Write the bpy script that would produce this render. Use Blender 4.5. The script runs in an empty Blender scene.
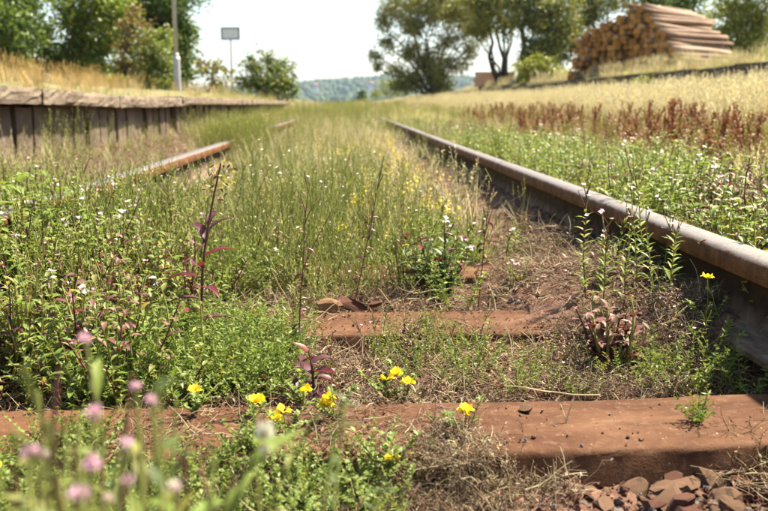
import bpy, math
import numpy as np
from mathutils import Vector, Matrix, noise as mnoise

SC = bpy.context.scene
COL = SC.collection
R = math.radians
rng = np.random.default_rng(7)

# ------------------------------------------------------------------ camera, sky, sun, exposure
FPX, CAMZ = 820.0, 0.42                    # focal length in photo pixels (photo 768 wide), lens height above sleeper tops
YAW, PITCH = math.atan(40 / FPX), math.atan(151.5 / FPX)
cam_d = bpy.data.cameras.new('camera')
cam = bpy.data.objects.new('camera', cam_d); COL.objects.link(cam)
cam.location = (0, 0, CAMZ)
cam.rotation_euler = (R(90) - PITCH, 0, -YAW)
cam_d.sensor_width = 36; cam_d.lens = 36 * FPX / 768
cam_d.clip_start = 0.02; cam_d.clip_end = 20000
cam_d.dof.use_dof = True; cam_d.dof.focus_distance = 1.38; cam_d.dof.aperture_fstop = 7.0
SC.camera = cam

SUN_EL, SUN_AZ = R(56), R(58)              # azimuth measured from +y (along the track) towards +x (right)
world = bpy.data.worlds.new('World'); SC.world = world; world.use_nodes = True
wn = world.node_tree; wn.nodes.clear()
sky = wn.nodes.new('ShaderNodeTexSky'); sky.sky_type = 'NISHITA'; sky.sun_disc = False
sky.sun_elevation = SUN_EL; sky.sun_rotation = SUN_AZ
sky.air_density = 1.0; sky.dust_density = 1.6; sky.ozone_density = 1.0
bg = wn.nodes.new('ShaderNodeBackground'); bg.inputs['Strength'].default_value = 0.074
wo = wn.nodes.new('ShaderNodeOutputWorld')
wn.links.new(sky.outputs[0], bg.inputs[0]); wn.links.new(bg.outputs[0], wo.inputs[0])
sun_d = bpy.data.lights.new('sun', 'SUN'); sun = bpy.data.objects.new('sun', sun_d); COL.objects.link(sun)
sun_d.energy = 5.0; sun_d.angle = R(3.0); sun_d.color = (1.0, 0.92, 0.80)
sdir = Vector((math.sin(SUN_AZ) * math.cos(SUN_EL), math.cos(SUN_AZ) * math.cos(SUN_EL), math.sin(SUN_EL)))
sun.rotation_euler = sdir.to_track_quat('Z', 'Y').to_euler()
sun.location = (20, 20, 60)
SC.view_settings.view_transform = 'Standard'; SC.view_settings.look = 'None'
SC.view_settings.gamma = 1.0; SC.view_settings.use_curve_mapping = False
SC.view_settings.exposure = 1.92
SC.view_settings.use_white_balance = True; SC.view_settings.white_balance_temperature = 6950; SC.view_settings.white_balance_tint = 10
SC.cycles.use_denoising = True
SC.cycles.max_bounces = 4; SC.cycles.diffuse_bounces = 2; SC.cycles.glossy_bounces = 1
SC.cycles.transmission_bounces = 4; SC.cycles.volume_bounces = 0; SC.cycles.transparent_max_bounces = 4
SC.cycles.caustics_reflective = False; SC.cycles.caustics_refractive = False

# ------------------------------------------------------------------ measuring the photograph
_F = np.array([math.sin(YAW) * math.cos(PITCH), math.cos(YAW) * math.cos(PITCH), -math.sin(PITCH)])
_R = np.array([math.cos(YAW), -math.sin(YAW), 0.0]); _U = np.cross(_R, _F)
def ray(px, py): return _F + _R * (px - 384) / FPX - _U * (py - 255.5) / FPX
def G(px, py, z=0.0):
    d = ray(px, py); return np.array([0, 0, CAMZ]) + d * ((z - CAMZ) / d[2])
def AT(px, py, y):
    d = ray(px, py); return np.array([0, 0, CAMZ]) + d * (y / d[1])

# ------------------------------------------------------------------ materials
MATS = {}
def nodes_of(name):
    m = bpy.data.materials.new(name); m.use_nodes = True; MATS[name] = m
    nt = m.node_tree; nt.nodes.clear()
    out = nt.nodes.new('ShaderNodeOutputMaterial')
    return m, nt, out
def N(nt, t, **kw):
    n = nt.nodes.new(t)
    for k, v in kw.items(): setattr(n, k, v)
    return n
def ramp(nt, fac, cols, pos=None):
    r = N(nt, 'ShaderNodeValToRGB'); e = r.color_ramp.elements
    n = len(cols); pos = pos or [i / (n - 1) for i in range(n)]
    while len(e) < n: e.new(0.5)
    for i in range(n): e[i].position = pos[i]; e[i].color = (*cols[i], 1)
    nt.links.new(fac, r.inputs[0]); return r.outputs[0]
def noise(nt, scale, detail=4, rough=0.6, coord='Object', vec=None, dist=0.0):
    n = N(nt, 'ShaderNodeTexNoise'); n.inputs['Scale'].default_value = scale
    n.inputs['Detail'].default_value = detail; n.inputs['Roughness'].default_value = rough; n.inputs['Distortion'].default_value = dist
    if vec is None:
        tc = N(nt, 'ShaderNodeTexCoord'); vec = tc.outputs[coord]
    nt.links.new(vec, n.inputs['Vector']); return n.outputs['Fac']
def mathn(nt, op, a, b=None, clamp=False):
    n = N(nt, 'ShaderNodeMath', operation=op, use_clamp=clamp)
    for i, v in enumerate((a, b)):
        if v is None: continue
        if isinstance(v, (int, float)): n.inputs[i].default_value = v
        else: nt.links.new(v, n.inputs[i])
    return n.outputs[0]
def mixc(nt, fac, a, b, blend='MIX'):
    n = N(nt, 'ShaderNodeMix', data_type='RGBA', blend_type=blend)
    for s, v in ((n.inputs[0], fac), (n.inputs[6], a), (n.inputs[7], b)):
        if isinstance(v, (int, float)): s.default_value = v
        elif isinstance(v, tuple): s.default_value = (*v, 1)
        else: nt.links.new(v, s)
    return n.outputs[2]
def bump(nt, h, dist, strength=1.0):
    b = N(nt, 'ShaderNodeBump'); b.inputs['Distance'].default_value = dist; b.inputs['Strength'].default_value = strength
    nt.links.new(h, b.inputs['Height']); return b.outputs[0]
def principled(nt, out, col, rough=0.7, metal=0.0, spec=0.5, normal=None):
    p = N(nt, 'ShaderNodeBsdfPrincipled')
    for s, v in ((p.inputs['Base Color'], col), (p.inputs['Roughness'], rough), (p.inputs['Metallic'], metal), (p.inputs['Specular IOR Level'], spec)):
        if isinstance(v, (int, float)): s.default_value = v
        elif isinstance(v, tuple): s.default_value = (*v, 1)
        else: nt.links.new(v, s)
    if normal is not None: nt.links.new(normal, p.inputs['Normal'])
    if out is not None: nt.links.new(p.outputs[0], out.inputs[0])
    return p
def leafmat(name, cols, transl=0.35, rough=0.5, spec=0.3, tint=1.35, island=0.5):
    """plant tissue: colour varies from plant to plant and from leaf to leaf; light passes through"""
    m, nt, out = nodes_of(name)
    oi = N(nt, 'ShaderNodeObjectInfo'); ge = N(nt, 'ShaderNodeNewGeometry')
    a = mathn(nt, 'MULTIPLY', oi.outputs['Random'], 1 - island)
    b = mathn(nt, 'MULTIPLY', ge.outputs['Random Per Island'], island)
    f = mathn(nt, 'ADD', a, b)
    c = ramp(nt, f, cols)
    p = principled(nt, None, c, rough, 0, spec)
    t = N(nt, 'ShaderNodeBsdfTranslucent')
    tc = mixc(nt, 1.0, c, (tint, tint, tint * 0.7), 'MULTIPLY'); nt.links.new(tc, t.inputs[0])
    mx = N(nt, 'ShaderNodeMixShader'); mx.inputs[0].default_value = transl
    nt.links.new(p.outputs[0], mx.inputs[1]); nt.links.new(t.outputs[0], mx.inputs[2]); nt.links.new(mx.outputs[0], out.inputs[0])
    return m
leafmat('leaf_fresh', [(.115, .185, .030), (.155, .22, .042), (.205, .25, .060), (.085, .145, .028)])
leafmat('leaf_mid', [(.13, .17, .030), (.18, .205, .045), (.25, .245, .070), (.14, .15, .038)])
leafmat('leaf_dark', [(.045, .085, .020), (.065, .11, .025), (.09, .125, .032)], 0.25)
leafmat('leaf_yellowing', [(.28, .27, .05), (.34, .28, .06), (.22, .24, .05)])
leafmat('leaf_red', [(.13, .018, .020), (.18, .028, .026), (.085, .015, .020), (.11, .03, .026)], 0.35, 0.4, 0.4, 1.5)
leafmat('leaf_purple', [(.10, .035, .045), (.075, .022, .030), (.14, .06, .05)], 0.2, 0.45)
leafmat('leaf_dull', [(.13, .055, .05), (.10, .035, .035), (.18, .085, .06), (.15, .11, .05)], 0.2, 0.5)
leafmat('stem_green', [(.24, .29, .07), (.30, .32, .10), (.20, .24, .06)], 0.3)
leafmat('stem_red', [(.13, .05, .035), (.10, .035, .03), (.17, .08, .05)], 0.1)
leafmat('stem_brown', [(.14, .085, .05), (.20, .13, .08), (.10, .06, .035)], 0.05)
leafmat('straw', [(.52, .46, .31), (.62, .56, .40), (.43, .36, .23), (.57, .52, .36)], 0.45, 0.6, 0.2, 1.15)
leafmat('straw_grey', [(.19, .140, .088), (.27, .205, .135), (.14, .095, .057), (.22, .158, .095)], 0.12, 0.7, 0.2, 1.0)
leafmat('straw_gold', [(.46, .30, .10), (.55, .38, .15), (.38, .24, .08)], 0.25, 0.6, 0.2, 1.1)
leafmat('dead_leaf', [(.16, .075, .04), (.24, .12, .065), (.10, .05, .03), (.20, .085, .05)], 0.15)
leafmat('dock_seed', [(.25, .080, .026), (.32, .115, .042), (.19, .058, .022), (.36, .16, .06)], 0.15)
leafmat('petal_pink', [(.74, .42, .58), (.82, .58, .70), (.66, .34, .54)], 0.35, 0.5, 0.2, 1.0)
leafmat('petal_magenta', [(.68, .36, .55), (.74, .46, .62), (.78, .54, .68)], 0.35, 0.5, 0.2, 1.0)
leafmat('petal_white', [(.82, .78, .76), (.86, .74, .80), (.84, .82, .78)], 0.5, 0.5, 0.2, 1.0)
leafmat('petal_yellow', [(.88, .68, .03), (.92, .76, .06), (.84, .58, .02)], 0.3, 0.5, 0.2, 1.0)
leafmat('petal_orange', [(.75, .30, .02), (.80, .40, .03)], 0.3)
leafmat('tree_green', [(.085, .150, .030), (.125, .19, .040), (.16, .215, .05), (.06, .11, .025)], 0.35, .5, .3, 1.3, .85)
leafmat('tree_bright', [(.13, .185, .03), (.18, .225, .042), (.22, .24, .05), (.10, .15, .03)], 0.35, .5, .3, 1.3, .85)
leafmat('tree_dark', [(.042, .082, .022), (.066, .115, .028), (.10, .145, .038)], 0.25, .5, .3, 1.2, .85)
leafmat('tree_olive', [(.165, .19, .046), (.215, .225, .058), (.275, .255, .07), (.11, .14, .036)], 0.3, .5, .3, 1.2, .85)
leafmat('tree_willow', [(.165, .19, .058), (.22, .23, .068), (.27, .25, .082), (.105, .135, .04)], 0.3, .5, .3, 1.2, .85)
leafmat('tree_russet', [(.17, .065, .035), (.13, .09, .035), (.21, .10, .045), (.11, .12, .035)], 0.25, .5, .3, 1.2, .85)
leafmat('shrub_gold', [(.25, .26, .04), (.20, .24, .04), (.30, .27, .05), (.15, .19, .04)], 0.3, .5, .3, 1.2, .85)

def surf(name, cols, scale, rough=.8, bumpd=.002, bscale=None, spec=.3, detail=6, dist=0.0, metal=0.0):
    m, nt, out = nodes_of(name)
    f = noise(nt, scale, detail, .65, dist=dist)
    c = ramp(nt, f, cols, [.25 + .5 * i / (len(cols) - 1) for i in range(len(cols))])
    b = noise(nt, bscale or scale * 4, 5, .7)
    principled(nt, out, c, rough, metal, spec, bump(nt, b, bumpd))
    return m
surf('bark', [(.05, .035, .025), (.11, .08, .055), (.16, .125, .09)], 6, .9, .01)
surf('bark_dark', [(.03, .022, .016), (.06, .045, .032), (.09, .07, .05)], 6, .9, .01)
surf('stone_tan', [(.10, .052, .028), (.17, .092, .05), (.24, .14, .078), (.14, .07, .036)], 30, .85, .002, 140)
surf('stone_red', [(.085, .032, .019), (.13, .052, .030), (.19, .085, .05)], 34, .85, .002, 150)
surf('stone_grey', [(.12, .10, .09), (.22, .19, .17), (.32, .28, .25)], 34, .85, .002, 150)
surf('stone_pale', [(.20, .10, .045), (.29, .155, .075), (.36, .21, .11)], 30, .85, .002, 140)

def ground_mat():
    m, nt, out = nodes_of('ground_soil')
    ge = N(nt, 'ShaderNodeNewGeometry'); P = ge.outputs['Position']
    sx = N(nt, 'ShaderNodeSeparateXYZ'); nt.links.new(P, sx.inputs[0])
    n1 = noise(nt, 3.0, 8, .7, vec=P); n2 = noise(nt, 45.0, 6, .7, vec=P); n3 = noise(nt, 260.0, 3, .6, vec=P)
    dust = ramp(nt, n2, [(.07, .034, .022), (.155, .082, .054), (.24, .138, .095), (.31, .19, .138)], [.25, .45, .6, .75])
    dark = ramp(nt, n2, [(.035, .02, .013), (.085, .048, .03), (.16, .098, .062)], [.3, .5, .7])
    soil = mixc(nt, ramp(nt, n1, [(0, 0, 0), (1, 1, 1)], [.42, .58]), dust, dark)
    grassy = ramp(nt, noise(nt, 1.2, 6, .65, vec=P), [(.20, .165, .085), (.145, .14, .055), (.25, .205, .11)], [.35, .5, .65])
    far = mathn(nt, 'MULTIPLY', mathn(nt, 'SUBTRACT', sx.outputs[1], 9.0), 1 / 8.0, True)
    side = mathn(nt, 'MULTIPLY', mathn(nt, 'SUBTRACT', mathn(nt, 'ABSOLUTE', sx.outputs[0]), 1.9), 1.0, True)
    g = mathn(nt, 'MAXIMUM', far, side, True)
    c = mixc(nt, g, soil, grassy)
    c = mixc(nt, .25, c, ramp(nt, n3, [(.4, .4, .4), (1, 1, 1)], [.3, .7]), 'MULTIPLY')
    h = mathn(nt, 'ADD', mathn(nt, 'MULTIPLY', n2, .7), mathn(nt, 'MULTIPLY', n3, .3))
    principled(nt, out, c, .95, 0, .15, bump(nt, h, .012))
ground_mat()

def sleeper_mat():
    m, nt, out = nodes_of('rusty_steel')
    tc = N(nt, 'ShaderNodeTexCoord'); O = tc.outputs['Object']
    mp = N(nt, 'ShaderNodeMapping'); mp.inputs['Scale'].default_value = (.28, 1, 1); nt.links.new(O, mp.inputs[0])
    n1 = noise(nt, 14, 9, .72, vec=mp.outputs[0], dist=.8); n2 = noise(nt, 70, 6, .7, vec=O); n3 = noise(nt, 420, 3, .6, vec=O)
    c = ramp(nt, n1, [(.046, .018, .009), (.074, .033, .016), (.110, .053, .027), (.150, .082, .046)], [.28, .45, .6, .74])
    c = mixc(nt, ramp(nt, n2, [(0, 0, 0), (.7, .7, .7)], [.52, .72]), c, (.165, .097, .058))
    c = mixc(nt, ramp(nt, n2, [(.8, .8, .8), (0, 0, 0)], [.26, .37]), c, (.055, .02, .011))
    vo = N(nt, 'ShaderNodeTexVoronoi'); vo.inputs['Scale'].default_value = 55; nt.links.new(O, vo.inputs['Vector'])
    c = mixc(nt, ramp(nt, vo.outputs['Distance'], [(.85, .85, .85), (0, 0, 0)], [.05, .10]), c, (.23, .16, .105))
    h = mathn(nt, 'ADD', mathn(nt, 'MULTIPLY', n2, .6), mathn(nt, 'MULTIPLY', n3, .4))
    principled(nt, out, c, .8, 0, .1, bump(nt, h, .002))
sleeper_mat()

def rail_mat():
    m, nt, out = nodes_of('rail_steel')
    tc = N(nt, 'ShaderNodeTexCoord'); O = tc.outputs['Object']
    sx = N(nt, 'ShaderNodeSeparateXYZ'); nt.links.new(O, sx.inputs[0])
    mp = N(nt, 'ShaderNodeMapping'); mp.inputs['Scale'].default_value = (60, 14, 2.2); nt.links.new(O, mp.inputs[0])
    st = noise(nt, 1.0, 6, .7, vec=mp.outputs[0]); n1 = noise(nt, 22, 6, .7, vec=O); n2 = noise(nt, 160, 4, .7, vec=O)
    rust = ramp(nt, n1, [(.045, .018, .007), (.095, .040, .014), (.150, .066, .024), (.21, .105, .045)], [.28, .45, .58, .74])
    dusty = ramp(nt, st, [(.05, .034, .022), (.13, .092, .060), (.25, .185, .125)], [.3, .5, .7])
    low = mathn(nt, 'MULTIPLY', mathn(nt, 'SUBTRACT', mathn(nt, 'ADD', -.080, mathn(nt, 'MULTIPLY', mathn(nt, 'SUBTRACT', n1, .5), .06)), sx.outputs[2]), 28.0, True)     # below the head: dusty web and foot
    web = mathn(nt, 'MULTIPLY', mathn(nt, 'SUBTRACT', -.036, sx.outputs[2]), 160.0, True)        # shade under the head, painted near-black into the web colour
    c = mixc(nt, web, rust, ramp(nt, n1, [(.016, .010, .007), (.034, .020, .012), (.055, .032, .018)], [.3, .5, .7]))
    c = mixc(nt, low, c, dusty)
    # wheel-worn strip on top of the head, with a ragged edge
    e = mathn(nt, 'SUBTRACT', mathn(nt, 'ADD', .0310, mathn(nt, 'MULTIPLY', mathn(nt, 'SUBTRACT', n1, .5), .012)), mathn(nt, 'ABSOLUTE', sx.outputs[0]))
    worn = mathn(nt, 'MULTIPLY', mathn(nt, 'MULTIPLY', e, 300.0, True), mathn(nt, 'GREATER_THAN', sx.outputs[2], -.008))
    spots = ramp(nt, n2, [(0, 0, 0), (1, 1, 1)], [.62, .72])
    steel = ramp(nt, n1, [(.125, .108, .09), (.175, .152, .13), (.135, .10, .072)], [.3, .5, .7])
    steel = mixc(nt, mathn(nt, 'MULTIPLY', spots, .7), steel, (.16, .085, .04))
    c = mixc(nt, worn, c, steel)
    rough = mathn(nt, 'SUBTRACT', .62, mathn(nt, 'MULTIPLY', worn, .17))
    metal = mathn(nt, 'MULTIPLY', worn, .35)
    principled(nt, out, c, rough, metal, mathn(nt, 'ADD', .12, mathn(nt, 'MULTIPLY', worn, .35)), bump(nt, n2, .0012))
rail_mat()

def concrete_mat(name, cols, lich=None, scale=5.0):
    m, nt, out = nodes_of(name)
    P = N(nt, 'ShaderNodeNewGeometry').outputs['Position']; n1 = noise(nt, scale, 8, .7, vec=P); n2 = noise(nt, scale * 9, 6, .7, vec=P); n4 = noise(nt, scale * .45, 4, .6, vec=P)
    c = ramp(nt, n1, cols, [.28, .45, .6, .75][:len(cols)])
    c = mixc(nt, mathn(nt, 'MULTIPLY', n2, .5), c, tuple(v * .45 for v in cols[0]))
    if lich: c = mixc(nt, ramp(nt, n4, [(0, 0, 0), (1, 1, 1)], [.5, .62]), c, lich)
    principled(nt, out, c, .9, 0, .2, bump(nt, n2, .012))
concrete_mat('platform_concrete', [(.10, .075, .05), (.19, .145, .10), (.27, .215, .155), (.21, .165, .115)])
concrete_mat('platform_board', [(.075, .053, .036), (.13, .095, .066), (.20, .15, .11), (.115, .083, .06)], None, 3.0)
concrete_mat('ramp_concrete', [(.05, .04, .03), (.09, .072, .052), (.13, .105, .075), (.07, .055, .04)], (.20, .14, .035), 1.6)
surf('galvanised', [(.26, .27, .28), (.34, .35, .36), (.40, .41, .42)], 5, .5, .001, metal=.3)
surf('sign_frame', [(.06, .065, .07), (.09, .095, .10)], 5, .5, .001)
surf('sign_panel', [(.74, .75, .77), (.80, .81, .83)], 3, .6, .0005)
surf('post_rust', [(.10, .075, .06), (.18, .13, .10)], 8, .7, .001)
surf('hill_wood', [(.02, .04, .02), (.035, .06, .03), (.06, .08, .04)], .02, .95, .5, .1)
surf('house_wall', [(.66, .63, .58), (.72, .70, .66)], .3, .8, .01)
surf('house_roof', [(.24, .10, .07), (.30, .14, .09)], .3, .8, .01)
surf('house_glass', [(.03, .035, .04), (.05, .055, .06)], .3, .2, .001)
surf('pale_timber', [(.42, .23, .14), (.55, .33, .21), (.62, .42, .29)], 3, .8, .004)
def log_mats():
    for nm, cols in (('log_bark', [(.08, .045, .028), (.20, .125, .08), (.36, .26, .185), (.14, .085, .055)]),
                     ('log_end', [(.22, .095, .025), (.36, .17, .045), (.48, .25, .08), (.28, .12, .03)])):
        m, nt, out = nodes_of(nm)
        oi = N(nt, 'ShaderNodeObjectInfo')
        f = mathn(nt, 'ADD', mathn(nt, 'MULTIPLY', oi.outputs['Random'], .75), mathn(nt, 'MULTIPLY', noise(nt, 5, 5, .6), .25))
        c = ramp(nt, f, cols, [.1, .4, .65, .95])
        principled(nt, out, c, .85, 0, .2, bump(nt, noise(nt, 25, 5, .7), .012))
log_mats()

# ------------------------------------------------------------------ mesh helpers
class MB:
    def __init__(s): s.v = []; s.f = []; s.m = []; s.t = []; s.hard = set(); s.tag = 'foliage'
    def face(s, idx, mat): s.f.append(tuple(idx)); s.m.append(mat); s.t.append(s.tag)
    def tube(s, pts, r0, r1, mat, sides=3, cap=False):
        pts = [np.asarray(p, float) for p in pts]; n = len(pts); base = len(s.v)
        for i, p in enumerate(pts):
            a = pts[min(i + 1, n - 1)] - pts[max(i - 1, 0)]; a = a / (np.linalg.norm(a) + 1e-9)
            u = np.cross(a, (0, 0, 1) if abs(a[2]) < .9 else (1, 0, 0)); u /= np.linalg.norm(u); w = np.cross(a, u)
            r = r0 + (r1 - r0) * i / (n - 1)
            for k in range(sides):
                an = 2 * math.pi * k / sides; s.v.append(p + r * (math.cos(an) * u + math.sin(an) * w))
        for i in range(n - 1):
            for k in range(sides):
                a, b = base + i * sides + k, base + i * sides + (k + 1) % sides
                s.face((a, b, b + sides, a + sides), mat)
        if cap:
            s.face(range(base + sides - 1, base - 1, -1), mat); s.face(range(base + (n - 1) * sides, base + n * sides), mat)
    def leaf(s, p, d, L, W, mat, seg=3, bend=.5, fold=.3, up=(0, 0, 1), shape=1.0, twist=0.0):
        """pointed leaf, folded along its midrib and bent down along its length"""
        p = np.asarray(p, float); d = np.asarray(d, float); d = d / np.linalg.norm(d)
        u = np.asarray(up, float); sd = np.cross(d, u); l = np.linalg.norm(sd)
        sd = sd / l if l > 1e-4 else np.array([1.0, 0, 0]); nm = np.cross(sd, d)
        if twist: sd, nm = sd * math.cos(twist) + nm * math.sin(twist), nm * math.cos(twist) - sd * math.sin(twist)
        base = len(s.v); q = p.copy(); ang = 0.0; rows = []
        for i in range(seg + 1):
            t = i / seg
            w = W * .5 * (math.sin(math.pi * min(1, t ** (.8 * shape) * .93 + .07)) if i < seg else 0.0)
            dd = d * math.cos(ang) - nm * math.sin(ang); nn = nm * math.cos(ang) + d * math.sin(ang)
            if i == seg: s.v.append(q.copy()); rows.append((len(s.v) - 1,) * 3)
            else:
                s.v += [q - sd * w + nn * w * fold * 2, q.copy(), q + sd * w + nn * w * fold * 2]; k = len(s.v); rows.append((k - 3, k - 2, k - 1))
            q = q + dd * (L / seg); ang += bend / seg
        for i in range(seg):
            a, b = rows[i], rows[i + 1]
            if i == seg - 1: s.face((a[0], a[1], b[1]), mat); s.face((a[1], a[2], b[1]), mat)
            else: s.face((a[0], a[1], b[1], b[0]), mat); s.face((a[1], a[2], b[2], b[1]), mat)
    def lozenge(s, p, d, L, W, mat, up=(0, 0, 1)):
        p = np.asarray(p, float); d = np.asarray(d, float); d = d / np.linalg.norm(d); sd = np.cross(d, up); l = np.linalg.norm(sd)
        sd = sd / l if l > 1e-4 else np.array([1.0, 0, 0]); k = len(s.v)
        s.v += [p, p + d * L * .5 + sd * W * .5, p + d * L, p + d * L * .5 - sd * W * .5]; s.face((k, k + 1, k + 2, k + 3), mat)
    def blade(s, p, d, L, W, mat, seg=4, bend=.8, up=None):
        p = np.asarray(p, float); d = np.asarray(d, float); d = d / np.linalg.norm(d)
        h = np.array([d[0], d[1], 0.0]); h = h / (np.linalg.norm(h) + 1e-6); sd = np.array([-h[1], h[0], 0.0])
        k = len(s.v); q = p.copy(); el = math.asin(max(-1, min(1, d[2])))
        for i in range(seg + 1):
            w = W * .5 * (1 - (i / seg) ** 1.6)
            if i == seg: s.v.append(q.copy())
            else: s.v += [q - sd * w, q + sd * w]
            q = q + (h * math.cos(el) + np.array([0, 0, 1.0]) * math.sin(el)) * (L / seg); el -= bend / seg
        for i in range(seg):
            a = k + 2 * i
            s.face((a, a + 1, a + 3, a + 2) if i < seg - 1 else (a, a + 1, a + 2), mat)
    def box(s, lo, hi, mat):
        k = len(s.v)
        for z in (lo[2], hi[2]):
            for x, y in ((lo[0], lo[1]), (hi[0], lo[1]), (hi[0], hi[1]), (lo[0], hi[1])): s.v.append(np.array([x, y, z], float))
        for q in ((3, 2, 1, 0), (4, 5, 6, 7), (0, 1, 5, 4), (1, 2, 6, 5), (2, 3, 7, 6), (3, 0, 4, 7)): s.hard.add(len(s.f)); s.face([k + i for i in q], mat)
    def mesh(s, name, only=None, smooth=True):
        ks = [i for i, t in enumerate(s.t) if only is None or t == only]; F = [s.f[i] for i in ks]; M = [s.m[i] for i in ks]
        used = sorted({i for f in F for i in f}); mp = {o: i for i, o in enumerate(used)}
        me = bpy.data.meshes.new(name)
        me.from_pydata([tuple(s.v[i]) for i in used], [], [tuple(mp[i] for i in f) for f in F])
        names = sorted(set(M)); [me.materials.append(MATS[n]) for n in names]
        ix = {n: i for i, n in enumerate(names)}
        me.polygons.foreach_set('material_index', [ix[m] for m in M])
        if smooth: me.polygons.foreach_set('use_smooth', [i not in s.hard for i in ks])
        me.update(); return me
def tag(o, label=None, cat=None, group=None, kind=None):
    for k, v in (('label', label), ('category', cat), ('group', group), ('kind', kind)):
        if v: o[k] = v
    return o
def put(name, me, parent=None, loc=None, rot=None, scale=None):
    o = bpy.data.objects.new(name, me); COL.objects.link(o)
    if parent is not None: o.parent = parent
    if loc is not None: o.location = loc
    if rot is not None: o.rotation_euler = rot
    if scale is not None: o.scale = (scale,) * 3 if isinstance(scale, (int, float)) else scale
    return o
def thing(name, mb, label, cat, group=None, loc=(0, 0, 0), rotz=0.0, scale=1.0):
    """an Empty at the thing's base with one child mesh for each tagged part"""
    o = put(name, None, None, loc, (0, 0, rotz), scale); o.empty_display_size = .05
    tag(o, label, cat, group)
    seen = []
    for t in mb.t:
        if t not in seen: seen.append(t)
    for t in seen:
        put(t.split('#')[0], mb.mesh(name + '_' + t.split('#')[0], t), o)
    return o
def dup(root, loc, rotz, scale, label, group=None, tilt=(0, 0)):
    r = root.copy(); COL.objects.link(r); r.location = loc; r.rotation_euler = (tilt[0], tilt[1], rotz); r.scale = (scale,) * 3
    r['label'] = label
    if group: r['group'] = group
    for ch in list(root.children):
        c = ch.copy(); COL.objects.link(c); c.parent = r
    return r

# ------------------------------------------------------------------ terrain
SLEEPER_Y = [1.027 + .545 * i for i in range(9)]
def sstep(a, b, x):
    t = np.clip((x - a) / (b - a), 0, 1); return t * t * (3 - 2 * t)
def vnoise(x, y, s):
    """cheap smooth value noise, vectorised"""
    x = x * s; y = y * s; xi = np.floor(x); yi = np.floor(y); fx = x - xi; fy = y - yi
    fx = fx * fx * (3 - 2 * fx); fy = fy * fy * (3 - 2 * fy)
    h = lambda a, b: np.modf(np.abs(np.sin(a * 127.1 + b * 311.7) * 43758.5453))[0]
    return (h(xi, yi) * (1 - fx) + h(xi + 1, yi) * fx) * (1 - fy) + (h(xi, yi + 1) * (1 - fx) + h(xi + 1, yi + 1) * fx) * fy
def gz(x, y):
    x = np.asarray(x, float); y = np.asarray(y, float)
    z = -.035 + .022 * (vnoise(x, y, 7) - .5) + .018 * (vnoise(x + 9, y, 19) - .5) + .010 * (vnoise(x, y + 5, 47) - .5)
    z = z - .004 * (1 - sstep(.95, 1.03, y))                              # low ballast in front of the first sleeper
    z = z - .025 * np.exp(-((y - 1.19) / .07) ** 2)                       # trough behind it
    z = z + .045 * np.exp(-((x - .50) / .14) ** 2 - ((y - 1.72) / .22) ** 2) + .035 * sstep(.25, .6, x) * sstep(1.2, 1.5, y)  # dusty hump by the rail
    z = z + .055 * np.exp(-((x - .68) / .09) ** 2) * (x < .70) * sstep(1.05, 1.3, y) + .045 * sstep(.66, .85, x) + .05 * sstep(1.2, 2.5, x) + .30 * sstep(2.3, 6.4, x)
    z = z + .02 * sstep(.85, 1.2, -x) + .10 * sstep(1.15, 1.75, -x)
    plat = sstep(1.86, 1.90, -x) * (1 - sstep(25.5, 29.0, y))
    z = z + plat * (.36 + .26 * sstep(2.2, 4.2, -x)) + .28 * sstep(25.5, 30, y) * sstep(1.5, 5, -x)
    ramp_ = sstep(7.09, 7.11, x) * (1 - sstep(42, 66, y)) * (1 - sstep(26, 40, x))
    z = z + ramp_ * .72 + .45 * sstep(28, 60, y) * sstep(2.5, 9, x) * (1 - ramp_)
    z = z + .14 * sstep(14, 40, y) * (1 - sstep(60, 140, y))
    z = z - 3.0 * sstep(120, 500, y)
    return z
def lines(dense0, dense1, step, lim0, lim1, growth=1.14):
    mid = list(np.arange(dense0, dense1 + 1e-6, step)); a, st = mid[-1], step
    while a < lim1: st *= growth; a += st; mid.append(min(a, lim1))
    a, st = mid[0], step; lo = []
    while a > lim0: st *= growth; a -= st; lo.append(max(a, lim0))
    return np.array(sorted(set(lo + mid)))
XL = lines(-.9, .9, .012, -3200, 3200, 1.10); YL = lines(.62, 2.6, .012, -30, 3400, 1.045)
XL = np.array(sorted(set(list(XL) + [-1.90, -1.86, 7.085, 7.115])))
gx, gy = np.meshgrid(XL, YL); gzv = gz(gx, gy)
nx, ny = len(XL), len(YL)
idx = np.arange(nx * ny).reshape(ny, nx)
quads = np.stack([idx[:-1, :-1], idx[:-1, 1:], idx[1:, 1:], idx[1:, :-1]], -1).reshape(-1, 4)
me = bpy.data.meshes.new('ground')
me.from_pydata(np.stack([gx.ravel(), gy.ravel(), gzv.ravel()], -1).tolist(), [], quads.tolist())
me.materials.append(MATS['ground_soil']); me.polygons.foreach_set('use_smooth', [True] * len(quads))
ground = tag(put('ground', me), 'dusty brown track bed and grassy ground', None, None, 'structure')

# far wooded hills
def hill_z(x, y):
    rid = .55 + .25 * np.sin(x / 420 + 1.0) + .14 * np.sin(x / 170 + .4) + .12 * vnoise(x, y, .004)
    return -3 + 66 * rid * sstep(1500, 2350, y) 
hx, hy = np.meshgrid(np.linspace(-1700, 1700, 120), np.linspace(1480, 2700, 40))
hi = np.arange(hx.size).reshape(hx.shape); hz = hill_z(hx, hy) - .5
me = bpy.data.meshes.new('hills')
me.from_pydata(np.stack([hx.ravel(), hy.ravel(), hz.ravel()], -1).tolist(), [], np.stack([hi[:-1, :-1], hi[:-1, 1:], hi[1:, 1:], hi[1:, :-1]], -1).reshape(-1, 4).tolist())
me.materials.append(MATS['hill_wood']); me.polygons.foreach_set('use_smooth', [True] * len(me.polygons))
tag(put('hills', me), 'far wooded hills', None, None, 'structure')

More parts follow.
